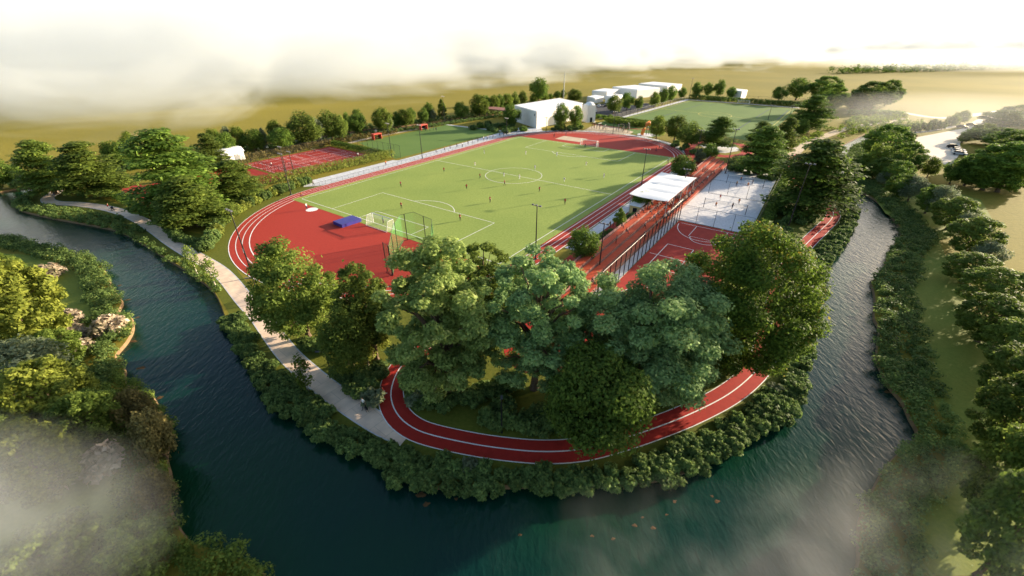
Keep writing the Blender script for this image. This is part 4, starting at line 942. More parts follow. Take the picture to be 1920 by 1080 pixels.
# canopy
cn = thing('canopy', 'white billowed membrane canopy over the middle of the grandstand', 'canopy', (*P(53, 82.3), 0), UANG)
fb = MB(); nx, ny = 40, 14; vs_ = []
for top in (0, 1):
    for i in range(nx + 1):
        for j in range(ny + 1):
            x = -12.2 + 24.4 * i / nx; y = -4.8 + 9.6 * j / ny
            bil_ = abs(math.sin(math.pi * 4 * i / nx)) * 0.32 * math.sin(math.pi * (0.1 + 0.8 * j / ny))
            vs_.append((x, y, 4.9 + bil_ + 0.25 * (y / 4.8) ** 2 - (0 if top else 0.08)))
W_ = ny + 1; N_ = (nx + 1) * W_; fs_ = []
for i in range(nx):
    for j in range(ny):
        a = i * W_ + j; fs_.append((N_ + a, N_ + a + W_, N_ + a + W_ + 1, N_ + a + 1)); fs_.append((a, a + 1, a + W_ + 1, a + W_))
fb.add(vs_, fs_); fb.build('membrane', M['fabric'], cn, True)
for i in range(5):
    for y in (-4.4, 4.4):
        x = -11.8 + 5.9 * i; MB().tube([(x, y, 0), (x, y, 5.2)], 0.09, 8).build('column', M['steel'], cn)
kb = thing('kiosk', 'low ochre kiosk under the near edge of the white canopy', 'kiosk', (*P(43.5, 79.6), 0), UANG)
MB().box((0, 0, 1.3), (6.5, 2.6, 2.6)).build('wall', M['ochre'], kb); MB().box((0, 0, 2.7), (7.0, 3.0, 0.18)).build('roof', M['roofw'], kb); MB().box((-3.28, 0, 1.1), (0.08, 1.0, 2.1)).build('door', M['glass'], kb)

# ---- fences: posts and wire mesh
def fence(name, pts, h, step, label, mesh='wire', post='dark', pr_=0.045, rail=True, cat='fence'):
    pts = [np.array(p, float) for p in pts]; o = pts[0]
    root = thing(name, label, cat, (o[0], o[1], 0)); loc = [p - o for p in pts]
    pm_ = MB()
    for a, b in zip(loc[:-1], loc[1:]): pm_.quad((*a, 0.06), (*b, 0.06), (*b, h - 0.05), (*a, h - 0.05))
    pm_.build('mesh_panel', M[mesh], root)
    rs = resample(loc, step)
    for p in rs[:100]: MB().tube([(p[0], p[1], -0.02), (p[0], p[1], h)], pr_, 6).build('post', M[post], root)
    if rail:
        rl_ = MB(); rl_.tube([(*p, h) for p in loc], 0.035, 5); rl_.tube([(*p, 0.08) for p in loc], 0.035, 5); rl_.build('rail', M[post], root)
    return root
fence('court_fence', [P(-2, 89.65), P(44, 89.55)], 5.2, 2.3, 'tall black post and mesh fence between grandstand and multi court', 'wire', 'dark', 0.09)
fence('court_fence', [P(44, 89.5), P(44, 105.4), ], 4.0, 3.2, 'dark mesh fence between multi court and sand courts', 'wirelight')
fence('court_fence', [P(98, 88.4), P(98, 104.4)], 4.0, 4.0, 'thin mesh fence at the far end of the sand courts', 'wirelight')
fence('court_fence', [P(98, 105.2), P(44, 106.0)], 4.0, 5.0, 'mesh fence on the right side of the sand courts', 'wirelight')
fence('court_fence', [P(70.5, 90.0), P(70.5, 104.8)], 4.0, 4.8, 'dark divider fence between the two sand courts', 'wirelight')
fence('court_fence', [P(44, 106), P(-2, 106), P(-2, 89.8)], 4.0, 3.0, 'mesh fence on the hidden sides of the multi court', 'wirelight')
fence('tennis_fence', [P(8.9, -52), P(8.9, -24)], 3.2, 2.4, 'dark mesh fence between the two red courts', 'wire')
fence('tennis_fence', [P(9.5, -53), P(45, -53.5)], 3.0, 3.0, 'mesh fence behind the tennis courts', 'wirelight')
fence('tennis_fence', [P(8.9, -23.3), P(45.2, -23.0)], 3.0, 3.0, 'mesh fence of the tennis courts behind the lime hedge', 'wirelight')
fence('pitch_fence', [P(48.2, -48), P(48.2, -14.0)], 4.5, 3.0, 'tall thin mesh fence at the near end of the training pitch', 'wirelight')
fence('track_rail', [P(8, -6.9), P(60, -6.9), P(109, -6.9)], 1.1, 2.0, 'thin steel rail between paved walk and left straight', 'wirelight', 'dark', 0.03)
fence('track_rail', [P(U1 + 40.9 * math.cos(a), VC + 40.9 * math.sin(a)) for a in np.linspace(-1.25, 1.35, 30)], 1.1, 2.2, 'thin steel rail around the far bend of the track', 'wirelight', 'dark', 0.03)
fence('corner_fence', [gp(206, 352), gp(262, 392), (gp(288, 412))], 3.0, 2.6, 'mesh fence behind the dark clipped hedge', 'wirelight')
fence('field_fence', [gp(1396, 190), gp(1440, 192), gp(1520, 197)], 3.6, 7.0, 'tall mesh fence behind the far pitch goal', 'wirelight', 'dark', 0.07)
fence('yard_fence', [gp(1158, 224), gp(1228, 205), gp(1291, 188)], 3.0, 5.0, 'mesh fence along the left side of the far pitch', 'wirelight', 'dark', 0.05)

# ---- floodlights and lamps
def floodlight(base, top_y, label, heads=3, group=None, rz=None):
    p = gp(*base); h = min(20, max(6, height_at(p, top_y)))
    root = thing('floodlight', label, 'floodlight', (p[0], p[1], 0), UANG + 1.57 if rz is None else rz)
    MB().tube([(0, 0, 0), (0, 0, 0.4), (0, 0, h)], [0.22, 0.15, 0.08], 8).build('pole', M['dark'], root)
    MB().box((0, 0, 0.06), (0.6, 0.6, 0.12)).build('base_plate', M['dark'], root)
    MB().box((0, 0, h), (1.9, 0.09, 0.09)).build('crossarm', M['dark'], root)
    for k in range(heads):
        x = -0.8 + 1.6 * k / max(1, heads - 1)
        hb = MB(); hb.box((x, 0.14, h + 0.14), (0.46, 0.34, 0.24), 0, 0, 0.8); hb.build('lamp_head', M['lamp'], root)
    return root
for b, t, lab in (((475, 520), 395, 'tall leaning floodlight beside the near left track bend'), ((546, 365), 289, 'floodlight at the end of the round shrub row'), ((553, 330), 285, 'floodlight inside the tennis court, right one'), ((541, 338), 276, 'floodlight at the tennis court fence, left one'), ((735, 295), 232, 'floodlight at the end of the lime hedge'), ((792, 297), 235, 'floodlight on the paved walk by the training pitch'), ((834, 232), 181, 'floodlight at the far corner of the training pitch'), ((950, 252), 222, 'floodlight where the paved walk meets the far bend'), ((1024, 246), 226, 'short floodlight at the far bend before the clubhouse'), ((1149, 251), 210, 'floodlight between playground and far bend'), ((1202, 350), 280, 'floodlight on the right straight left of the canopy'), ((1278, 368), 318, 'floodlight rising through the white canopy'), ((1004, 486), 386, 'floodlight on the right touchline behind the foreground trees'), ((1123, 507), 420, 'floodlight at the near end of the grandstand'), ((1360, 325), 243, 'floodlight at the far corner of the sand courts'), ((1440, 224), 197, 'floodlight at the near side of the far pitch'), ((1480, 220), 199, 'floodlight at the right corner of the far pitch'), ((1292, 184), 147, 'floodlight at the left back corner of the far pitch'), ((1477, 428), 308, 'floodlight among shrubs below the largest right cedar'), ((1303, 305), 245, 'floodlight behind the round dark tree by the canopy')):
    floodlight(b, t, lab)
def path_lamp(base, top_y, label, rz):
    p = gp(*base); h = height_at(p, top_y); root = thing('path_lamp', label, 'lamp', (p[0], p[1], 0), rz)
    MB().tube([(0, 0, 0), (0, 0, h)], [0.09, 0.06], 8).build('pole', M['dark'], root)
    MB().tube([(0, 0, h), (0.7, 0, h + 0.05)], 0.05, 6).build('arm', M['dark'], root)
    MB().box((0.95, 0, h + 0.05), (0.6, 0.22, 0.1)).build('lamp_head', M['lamp'], root)
path_lamp((622, 704), 660, 'black path lamp with arm on the hammock lawn', math.pi)
path_lamp((941, 812), 758, 'black path lamp among shrubs inside the red path', 1.57)
path_lamp((487, 560), 522, 'short black path lamp near the tall floodlight', math.pi)

# ---- goals
def goal(u, s, label, w=7.32, h=2.44, origin=None, ang=None, m='white', sc=1.0):
    root = thing('goal', label, 'goal', (*(P(u, 34) if origin is None else origin), 0.04), (UANG + (math.pi if s > 0 else 0)) if ang is None else ang)
    fr = MB()
    for y in (-w / 2, w / 2): fr.tube([(0, y, 0), (0, y, h)], 0.08, 8)
    fr.tube([(0, -w / 2 - 0.06, h), (0, w / 2 + 0.06, h)], 0.08, 8); fr.build('frame', M[m], root)
    st = MB()
    for y in (-w / 2, w / 2): st.tube([(0, y, h), (1.6, y, h - 0.1), (2.2, y, 0)], 0.045, 6)
    st.tube([(2.2, -w / 2, 0.03), (2.2, w / 2, 0.03)], 0.04, 6); st.build('stay', M[m], root)
    nt = MB(); a, b = -w / 2, w / 2
    nt.quad((0.02, a, h), (0.02, b, h), (1.6, b, h - 0.1), (1.6, a, h - 0.1)); nt.quad((1.6, a, h - 0.1), (1.6, b, h - 0.1), (2.2, b, 0.02), (2.2, a, 0.02))
    for y in (a, b): nt.add([(0.02, y, 0.02), (2.2, y, 0.02), (1.6, y, h - 0.1), (0.02, y, h)], [(0, 1, 2, 3)])
    nt.build('net', M['wnet'], root); return root
goal(0, 1, 'white football goal with net at the near end of the pitch')
goal(106.3, -1, 'white football goal at the far end of the pitch before red bend')
goal(0, 1, 'white goal behind the far pitch', w=7.3, h=2.44, origin=gp(1393, 195.5), ang=math.atan2(*(q[2] - q[1])[::-1]) + math.pi / 2)
# mats and the green throwing cage
mc_ = gp(652, 418); mt = thing('landing_mat', 'thick blue landing mat on the near red bend', 'mat', (mc_[0], mc_[1], 0.03), UANG - 0.06)
MB().box((0, 0, 0.36), (5.2, 3.8, 0.72)).build('foam_block', M['matblue'], mt); MB().box((0, 0, 0.75), (5.1, 3.7, 0.05)).build('cover', M['matblue'], mt)
cg = [gp(*p) for p in ((737, 517), (744, 474), (757, 452), (781, 446), (815, 462), (812, 520))]
cage = fence('throwing_cage', cg, 6.0, 5.0, 'green netted throwing cage at the near pitch corner', 'gnet', 'dark', 0.08, cat='cage')
g2 = fence('cage_gate', [gp(726.5, 509), gp(736, 516)], 6.0, 2.2, 'narrow green gate panel of the throwing cage', 'gnet', 'dark', 0.08, cat='gate')
# red player shelters by the training pitch
for b, lab in (((707, 261), 'red player shelter on the near half of the training pitch'), ((794, 243), 'red player shelter on the far half of the training pitch')):
    p = gp(*b); s_ = thing('player_shelter', lab, 'shelter', (p[0], p[1], 0), UANG)
    MB().box((0, 0, 2.3), (4.2, 2.0, 0.35)).build('roof', M['redpaint'], s_)
    for x in (-2.0, 2.0): MB().box((x, 0, 1.05), (0.2, 1.8, 2.1)).build('side_panel', M['redpaint'], s_)
    MB().box((0, 0.85, 1.05), (3.8, 0.12, 2.1)).build('back_panel', M['dark'], s_); MB().box((0, 0.4, 0.45), (3.6, 0.5, 0.1)).build('bench', M['steel'], s_)
# red hammock
hp1, hp2 = gp(654, 683), gp(691, 686); hm_ = thing('hammock', 'red hammock slung between two wooden posts on the shady lawn', 'hammock', (hp1[0], hp1[1], 0))
dv = hp2 - hp1
for p in (np.zeros(2), dv): MB().tube([(p[0], p[1], 0), (p[0], p[1], 2.1)], 0.12, 8).build('post', M['palebark'], hm_)
hb = MB(); nn_ = np.array([-dv[1], dv[0]]) / np.linalg.norm(dv); vs_ = []; NN = 16
for lay in (0, 0.04):
    for i in range(NN + 1):
        t = i / NN; sag = 1.75 - 3.6 * t * (1 - t) * 1.0; wd = 0.12 + 1.25 * math.sin(math.pi * t) ** 0.6
        for s in (-1, 0, 1):
            q_ = dv * t + nn_ * s * wd * 0.5; vs_.append((q_[0], q_[1], sag + 0.14 * abs(s) * math.sin(math.pi * t) + lay))
fs_ = []
for l in (0, 1):
    o_ = l * 3 * (NN + 1)
    for i in range(NN):
        for s in (0, 1): fs_.append((o_ + 3 * i + s, o_ + 3 * i + s + 1, o_ + 3 * i + 4 + s, o_ + 3 * i + 3 + s))
hb.add(vs_, fs_); hb.build('sling', M['redpaint'], hm_, True)
# orange slide
op = gp(1210, 253); sl = thing('slide', 'orange looped play slide on a pale disc beyond the far bend', 'slide', (op[0], op[1], 0.02), 0.5)
MB().tube([(-2.2, 0, 0.2), (-1.6, 0, 2.4), (-0.2, 0, 4.6), (1.2, 0, 5.4), (2.0, 0, 4.2)], [0.7, 0.8, 0.8, 0.75, 0.7], 10).build('chute', M['orange'], sl, True)
for x in (1.0, 2.4): MB().tube([(x, 0.5, 0), (x, 0.5, 4.4)], 0.14, 8).build('post', M['dark'], sl)
MB().box((1.7, 0.2, 3.2), (1.8, 1.6, 0.15)).build('platform', M['dark'], sl)
# playground frames
def frame_(p, w, h, label, name='play_structure'):
    root = thing(name, label, 'play structure', (p[0], p[1], 0.02), RS.random() * 3, 'dark play structures on the sand')
    for x in (-w / 2, w / 2):
        for y in (-0.9, 0.9): MB().tube([(x, y, 0), (x, y * 0.3, h)], 0.12, 6).build('leg', M['dark'], root)
    MB().tube([(-w / 2, 0, h), (w / 2, 0, h)], 0.12, 6).build('beam', M['dark'], root)
    for x in (-0.6, 0.6): MB().box((x, 0, h * 0.35), (0.5, 0.25, 0.08)).build('seat', M['redpaint'], root)
for i, (a, w, h) in enumerate(((1114, 240), 3, 2.8) if False else (((1114, 240), 3, 2.8), ((1124, 241), 3, 2.4), ((1134, 243), 3.4, 2.0), ((1162, 246), 3, 3.0), ((1173, 248), 2.6, 3.2), ((1166, 242), 3.0, 2.6), ((1177, 243), 3, 3.0))):
    frame_(gp(*a), w, h, 'dark play structure on the sand playground')
# volleyball nets
for u, lab in ((57, 'volleyball net across the nearer sand court'), (84, 'volleyball net across the farther sand court')):
    root = thing('volleyball_net', lab, 'net', (*P(u, 97), 0.02), UANG)
    for y in (-5.0, 5.0): MB().tube([(0, y, 0), (0, y, 2.6)], 0.07, 8).build('post', M['dark'], root)
    MB().quad((0, -5, 1.5), (0, 5, 1.5), (0, 5, 2.45), (0, -5, 2.45)).build('net', M['wire'], root)
    MB().tube([(0, -5, 2.45), (0, 5, 2.45)], 0.04, 5).build('tape', M['white'], root)
for cx, lab in ((18, 'near'), (35, 'far')):
    for cy, l2 in ((-32, 'hedge side'), (-45, 'back side')):
        root = thing('tennis_net', 'tennis net on the %s red court, %s' % (lab, l2), 'net', (*P(cx, cy), 0.02), UANG)
        for y in (-5.6, 5.6): MB().tube([(0, y, 0), (0, y, 1.1)], 0.06, 6).build('post', M['dark'], root)
        MB().quad((0, -5.6, 0.05), (0, 5.6, 0.05), (0, 5.6, 1.0), (0, -5.6, 1.0)).build('net', M['wire'], root)
        MB().tube([(0, -5.6, 1.0), (0, 5.6, 1.0)], 0.04, 5).build('tape', M['white'], root)
# ---- cars
def make_car(paint, label, p, rz, z=0.02):
    root = thing('parked_car', label, 'car', (p[0], p[1], z), rz)
    prof = [(-2.15, 0.32), (-2.2, 0.72), (-2.05, 0.92), (-0.95, 1.0), (0.4, 1.0), (1.55, 0.93), (2.15, 0.78), (2.2, 0.34)]
    roof = [(-1.95, 0.95), (-1.35, 1.42), (-0.2, 1.48), (0.45, 1.40), (1.15, 0.96)]
    def extr(mb, pr, w, k=1.0, mi=0):
        n = len(pr); vs_ = [(x, -w / 2, z_) for x, z_ in pr] + [(x, w / 2, z_) for x, z_ in pr]
        mb.add(vs_, [tuple(range(n)), tuple(range(n, 2 * n))[::-1]] + [(k_, n + k_, n + (k_ + 1) % n, (k_ + 1) % n) for k_ in range(n)], mi)
    b = MB(); extr(b, prof, 1.78); b.build('body', paint, root)
    g_ = MB(); extr(g_, roof, 1.52); g_.build('windows', M['glass'], root)
    r_ = MB(); r_.box((-0.45, 0, 1.475), (1.35, 1.46, 0.06)); r_.build('roof', paint, root)
    for x in (-1.35, 1.35):
        for y in (-0.86, 0.86): MB().tube([(x, y - 0.1, 0.32), (x, y + 0.1, 0.32)], 0.32, 14).build('wheel', M['rubber'], root)
    for y in (-0.6, 0.6): MB().box((2.17, y, 0.66), (0.08, 0.34, 0.14)).build('headlight', M['lamp'], root)
    return root
ca_ = math.atan2(*(gp(1800, 283) - gp(1776, 280))[::-1])
make_car(CARS[2], 'black car parked alone on the near edge of the gravel car park', gp(1787, 277.5), ca_)
make_car(CARS[1], 'silver car, upper of the pair on the gravel car park', gp(1795, 283.5), ca_)
make_car(CARS[0], 'white car in the middle of the close row on gravel', gp(1797, 287), ca_)
make_car(CARS[1], 'silver grey car, lowest of the close row on gravel', gp(1798, 290.5), ca_)
make_car(CARS[3], 'dark red car at the left edge of the gravel car park', gp(1710, 257), ca_ + 1.2)
make_car(CARS[2], 'black car at the far side of the gravel car park', gp(1803, 240), ca_)
make_car(CARS[2], 'dark car farthest on the gravel car park beside a bush', gp(1821, 236), ca_)
ay = UANG
for i, (px, py, k) in enumerate(((1096, 199.5, 1), (1112, 199.5, 0), (1123, 200, 0), (1093, 204, 1), (1100, 206, 0), (1116, 210, 0), (1113, 213, 2), (1093, 208, 0), (1135, 200, 2))):
    make_car(CARS[k], '%s car on the dark asphalt yard, %s' % (('white', 'silver', 'black')[k], ('back row left', 'back row middle', 'back row right of the middle', 'left edge upper', 'left edge beside the tower', 'alone in the middle', 'behind the lone white one', 'left edge lower', 'back row far right')[i]), gp(px, py), ay + (0.2 * i) % 0.6)
# ---- people: one skinned continuous body per pose, clothing by region
def body_mesh(name, J, seat=False):
    """J joints -> skin modifier -> mesh; returns verts, faces, region per face"""
    order = list(J.keys()); idx = {k: i for i, k in enumerate(order)}
    E = [('pelvis', 'belly'), ('belly', 'chest'), ('chest', 'neck'), ('neck', 'jaw'), ('jaw', 'head'), ('head', 'crown')]
    for s in 'lr': E += [('chest', 'sh' + s), ('sh' + s, 'el' + s), ('el' + s, 'wr' + s), ('wr' + s, 'palm' + s), ('pelvis', 'hip' + s), ('hip' + s, 'kn' + s), ('kn' + s, 'an' + s), ('an' + s, 'toe' + s)]
    for s in 'lr':
        w, pl__ = np.array(J['wr' + s][:3]), np.array(J['palm' + s][:3]); dr = pl__ - w; dr /= np.linalg.norm(dr)
        side = np.cross(dr, [0, 0, 1.0]) if abs(dr[2]) < 0.9 else np.array([0, 1.0, 0]); side /= np.linalg.norm(side)
        for f, (o_, ln) in enumerate(((-0.032, 0.075), (-0.011, 0.09), (0.011, 0.085), (0.032, 0.065))):
            q_ = pl__ + side * o_ + dr * ln; nm = 'f%s%d' % (s, f); J[nm] = (*q_, 0.011); order.append(nm); idx[nm] = len(order) - 1; E.append(('palm' + s, nm))
        q_ = w + side * -0.05 + dr * 0.06; nm = 'th' + s; J[nm] = (*q_, 0.012); order.append(nm); idx[nm] = len(order) - 1; E.append(('wr' + s, nm))
    J['nose'] = (J['jaw'][0], J['jaw'][1] + 0.115, J['jaw'][2] + 0.035, 0.016); order.append('nose'); idx['nose'] = len(order) - 1; E.append(('jaw', 'nose'))
    me = bpy.data.meshes.new(name); me.from_pydata([J[k][:3] for k in order], [(idx[a], idx[b]) for a, b in E], [])
    o = bpy.data.objects.new(name, me); COL.objects.link(o)
    sk_ = o.modifiers.new('skin', 'SKIN'); sk_.use_smooth_shade = True
    for k, v in zip(order, me.skin_vertices[0].data): v.radius = (J[k][3], J[k][3]); v.use_root = (k == 'pelvis')
    ss = o.modifiers.new('sub', 'SUBSURF'); ss.levels = 1; ss.render_levels = 1
    dg = bpy.context.evaluated_depsgraph_get(); ev = o.evaluated_get(dg); m2 = bpy.data.meshes.new_from_object(ev)
    bpy.data.objects.remove(o)
    pos = {k: np.array(J[k][:3]) for k in order}
    reg = []
    for p in m2.polygons:
        c = np.array(p.center); bd_ = None
        for a, b in E:
            A, B = pos[a], pos[b]; ab = B - A; t = max(0, min(1, (c - A) @ ab / max(ab @ ab, 1e-9))); dd = np.linalg.norm(c - A - ab * t)
            if bd_ is None or dd < bd_[0]: bd_ = (dd, a, b, t)
        _, a, b, t = bd_
        if a in ('jaw', 'head') or b in ('head', 'jaw'): g = 4 if (c[2] > pos['head'][2] - 0.01 or (c[1] < pos['head'][1] - 0.04 and c[2] > pos['jaw'][2])) and b != 'nose' else 0
        elif a in ('pelvis',) and b == 'belly': g = 2 if t < 0.35 else 1
        elif a in ('belly', 'chest'): g = 1
        elif a[:2] == 'sh': g = 1 if t < 0.55 else 0
        elif a == 'pelvis': g = 2
        elif a[:3] == 'hip': g = 2
        elif a[:2] == 'kn': g = 3
        elif a[:2] == 'an': g = 5
        else: g = 0
        reg.append(g)
    m2.polygons.foreach_set('material_index', reg); m2.polygons.foreach_set('use_smooth', [True] * len(reg)); m2.update()
    return m2
def joints(hl, hr, kl, kr, al, ar, el, er, wl_j, wr_j, pel=(0, 0, 0.95), lean=0.0):
    px_, py_, pz = pel
    J = {'pelvis': (px_, py_, pz, 0.135), 'belly': (px_, py_ + lean * 0.3, pz + 0.18, 0.125), 'chest': (px_, py_ + lean * 0.75, pz + 0.40, 0.150), 'neck': (px_, py_ + lean, pz + 0.56, 0.058), 'jaw': (px_, py_ + lean + 0.02, pz + 0.64, 0.085), 'head': (px_, py_ + lean + 0.02, pz + 0.74, 0.098), 'crown': (px_, py_ + lean + 0.01, pz + 0.80, 0.07)}
    for s, sg, hip, kn, an, elb, wrp in (('l', -1, hl, kl, al, el, wl_j), ('r', 1, hr, kr, ar, er, wr_j)):
        J['sh' + s] = (px_ + sg * 0.19, py_ + lean * 0.85, pz + 0.47, 0.065); J['el' + s] = (*elb, 0.046); J['wr' + s] = (*wrp, 0.032)
        e_, w_ = np.array(elb), np.array(wrp); dr = (w_ - e_) / np.linalg.norm(w_ - e_); J['palm' + s] = (*(w_ + dr * 0.085), 0.036)
        J['hip' + s] = (*hip, 0.105); J['kn' + s] = (*kn, 0.062); J['an' + s] = (*an, 0.042); J['toe' + s] = (an[0], an[1] + 0.17, max(0.035, an[2] - 0.055), 0.040)
    return J
STAND = joints((-.1, 0, .90), (.1, 0, .90), (-.11, .02, .50), (.11, .02, .50), (-.12, -.02, .09), (.12, -.02, .09), (-.25, -.02, 1.13), (.25, -.02, 1.13), (-.27, .06, .88), (.27, .06, .88))
WALK = joints((-.1, .02, .89), (.1, -.02, .89), (-.1, .22, .50), (.1, -.06, .50), (-.1, .30, .10), (.1, -.34, .13), (-.24, -.14, 1.14), (.24, .12, 1.14), (-.25, -.10, .90), (.25, .28, .95), lean=0.03)
RUN = joints((-.1, .04, .88), (.1, -.03, .88), (-.1, .38, .66), (.1, -.08, .48), (-.1, .20, .28), (.1, -.42, .36), (-.25, -.22, 1.12), (.25, .16, 1.10), (-.20, -.02, .98), (.18, .34, 1.16), lean=0.14)
SIT = joints((-.1, .06, .50), (.1, .06, .50), (-.13, .46, .50), (.13, .46, .50), (-.13, .46, .09), (.13, .46, .09), (-.25, .10, .76), (.25, .10, .76), (-.14, .34, .62), (.14, .34, .62), pel=(0, 0, .52), lean=0.06)
BODY = {k: body_mesh('person', dict(j)) for k, j in (('stand', STAND), ('walk', WALK), ('run', RUN), ('sit', SIT))}
def flat(name, c, r=0.8): return mat(name, c, r, 0.1, 6)
SKIN = [flat('skin_light', (0.55, 0.33, 0.24), 0.55), flat('skin_brown', (0.22, 0.11, 0.07), 0.55)]
HAIR = flat('hair_dark', (0.03, 0.02, 0.015)); HAIRB = flat('hair_fair', (0.30, 0.20, 0.09)); SHOE = flat('shoe_dark', (0.03, 0.03, 0.035))
CL = {n: flat('cloth_' + n, c) for n, c in (('red', (0.42, 0.03, 0.03)), ('white', (0.75, 0.74, 0.72)), ('navy', (0.02, 0.03, 0.07)), ('black', (0.015, 0.015, 0.018)), ('orange', (0.6, 0.2, 0.05)), ('grey', (0.18, 0.18, 0.19)), ('tan', (0.40, 0.27, 0.15)), ('green', (0.05, 0.30, 0.08)), ('blue', (0.08, 0.16, 0.34)))}
OUTFIT = {'redkit': ('red', 'black', 'black'), 'whitekit': ('white', 'white', 'white'), 'keeper': ('green', 'black', 'black'), 'dark': ('black', 'navy', 'navy'), 'grey': ('grey', 'black', 'black'), 'tan': ('tan', 'navy', 'navy'), 'blue': ('blue', 'grey', 'grey'), 'orange': ('orange', 'navy', 'navy'), 'beach': ('orange', 'navy', None), 'whitetop': ('white', 'navy', 'navy'), 'redtop': ('red', 'white', 'white')}
_pc = {}
def person_mesh(pose, outfit, sk=0):
    k = (pose, outfit, sk)
    if k not in _pc:
        m_ = BODY[pose].copy(); o_ = OUTFIT[outfit]
        for x in (SKIN[sk], CL[o_[0]], CL[o_[1]], CL[o_[2]] if o_[2] else SKIN[sk], HAIR if sk or outfit != 'whitetop' else HAIRB, SHOE): m_.materials.append(x)
        _pc[k] = m_
    return _pc[k]
RP = random.Random(5)
def person(p, pose, outfit, rz, label, group=None, z=0.03, sk=None):
    o = link('person', person_mesh(pose, outfit, RP.randrange(2) if sk is None else sk)); o.location = (p[0], p[1], z); o.rotation_euler = (0, 0, rz)
    return tag(o, label, 'person', group)
PL = [((832.5, 324), 'redkit', 'run', 'red shirted player nearest the left touchline before halfway'), ((752, 350.5), 'redkit', 'stand', 'red shirted player alone left of the near penalty area'), ((753, 391), 'redkit', 'stand', 'red shirted player standing inside the near penalty area'), ((863, 414), 'redkit', 'stand', 'red shirted player at the near penalty area front corner'), ((900, 335), 'redkit', 'walk', 'red shirted player left of the centre circle'), ((875, 356), 'redkit', 'run', 'red shirted player below the centre circle on the left'), ((919, 380), 'redkit', 'stand', 'red shirted player right of the near penalty arc'), ((946, 348), 'redkit', 'walk', 'red shirted player on the lower rim of the centre circle'), ((1011, 361), 'redkit', 'run', 'red shirted player below the right of the centre circle'), ((1059, 384), 'redkit', 'stand', 'red shirted player nearest the right touchline'),
      ((891, 312.5), 'whitekit', 'run', 'white shirted player on the left end of the halfway line'), ((908, 289), 'whitekit', 'stand', 'white shirted player near the left touchline in the far half'), ((986, 291), 'whitekit', 'walk', 'white shirted player before the far penalty area on the left'), ((1044, 294), 'whitekit', 'stand', 'white shirted player in front of the far goal'), ((1099, 312), 'whitekit', 'run', 'white shirted player at the right of the far half'), ((1003, 319), 'whitekit', 'stand', 'white shirted player on the upper rim of the centre circle'), ((945, 333), 'whitekit', 'run', 'white shirted player inside the centre circle on the left'), ((974, 337), 'whitekit', 'walk', 'white shirted player inside the centre circle on the right'), ((1058, 342.5), 'whitekit', 'run', 'white shirted player right of the centre circle'), ((1132, 334.5), 'whitekit', 'stand', 'white shirted player at the right end of the halfway line')]
for i, (b, o_, ps, lab) in enumerate(PL): person(gp(*b), ps, o_, UANG - 1.57 + (3.14 if o_ == 'whitekit' else 0) + RP.uniform(-.8, .8), lab, z=0.045)
person(gp(719, 419), 'stand', 'keeper', UANG - 1.57, 'goalkeeper standing in the near goal', z=0.045)
person(gp(1097, 277), 'stand', 'dark', UANG + 1.57, 'goalkeeper in black before the far goal', z=0.045)
person(gp(576, 393), 'stand', 'whitetop', 1.0, 'thrower in white shirt beside the white throwing circle')
person(gp(567, 371), 'run', 'orange', 2.2, 'runner in orange on the left track bend')
person(gp(721, 744), 'run', 'redtop', 1.9, 'runner in red top on the lower red path')
person(gp(684, 766), 'walk', 'whitetop', 2.4, 'fair haired walker on the pale path beside a dark dog', sk=0)
person(gp(206, 394), 'walk', 'redtop', -0.7, 'walker in red pushing a pram on the pale path')
person(gp(101, 367), 'walk', 'orange', 1.2, 'walker in orange at the river tip of the pale path')
person(gp(1039, 258), 'stand', 'dark', 0.4, 'athlete in dark clothes beside the beige rectangle on far bend'); person(gp(1061, 255), 'walk', 'dark', 1.0, 'coach in dark clothes right of the beige rectangle')
for i, (b, o_) in enumerate((((1230, 285), 'dark'), ((1236, 280), 'grey'), ((1252, 308), 'dark'))): person(gp(*b), 'run', o_, UANG, ('dark runner at the right of the far red bend', 'grey runner at the right of the far red bend', 'dark runner on the right straight behind the canopy')[i])
for i, (b, o_, lab) in enumerate((((510, 313), 'whitetop', 'tennis player in white on the near back court'), ((536, 323), 'orange', 'tennis player in orange beside the lime hedge'), ((590, 287), 'dark', 'tennis player in dark clothes on the far back court'), ((672, 295), 'whitetop', 'tennis player in white on the far hedge side court'))): person(gp(*b), 'run', o_, RP.random() * 6, lab)
for i, (b, o_) in enumerate((((1341, 390), 'beach'), ((1372, 392), 'dark'), ((1384, 384), 'beach'), ((1349, 376), 'redtop'), ((1388, 341), 'beach'), ((1380, 350), 'tan'), ((1401, 352), 'beach'), ((1410, 346), 'dark'))): person(gp(*b), ('run', 'stand')[i % 2], o_, RP.random() * 6, 'beach volleyball player on the %s sand court' % ('nearer', 'farther')[i > 3], 'players on the %s sand court' % ('nearer', 'farther')[i > 3])
for i, t in enumerate(np.linspace(0, 1, 14)):
    u = 62 + 46 * t + RP.uniform(-.8, .8); person(P(u, -8.0 + RP.uniform(-.9, .5)), ('stand', 'walk')[i % 2], ('dark', 'whitetop', 'grey', 'tan')[RP.randrange(4)], RP.random() * 6, 'spectator on the paved walk along the left straight', 'spectators on the paved walk')
person(P(37.5, -9.5), 'stand', 'orange', 1, 'person in orange standing at the end of the lime hedge'); person(P(9, -8.4), 'walk', 'grey', 1, 'grey person on the near end of the paved walk')
for i, (b) in enumerate(((798, 246), (806, 245), (813, 244), (818, 245.5))): person(gp(*b), 'stand', 'dark', RP.random() * 6, 'person in dark clothes at the far end of the training pitch', 'people at the far end of the training pitch')
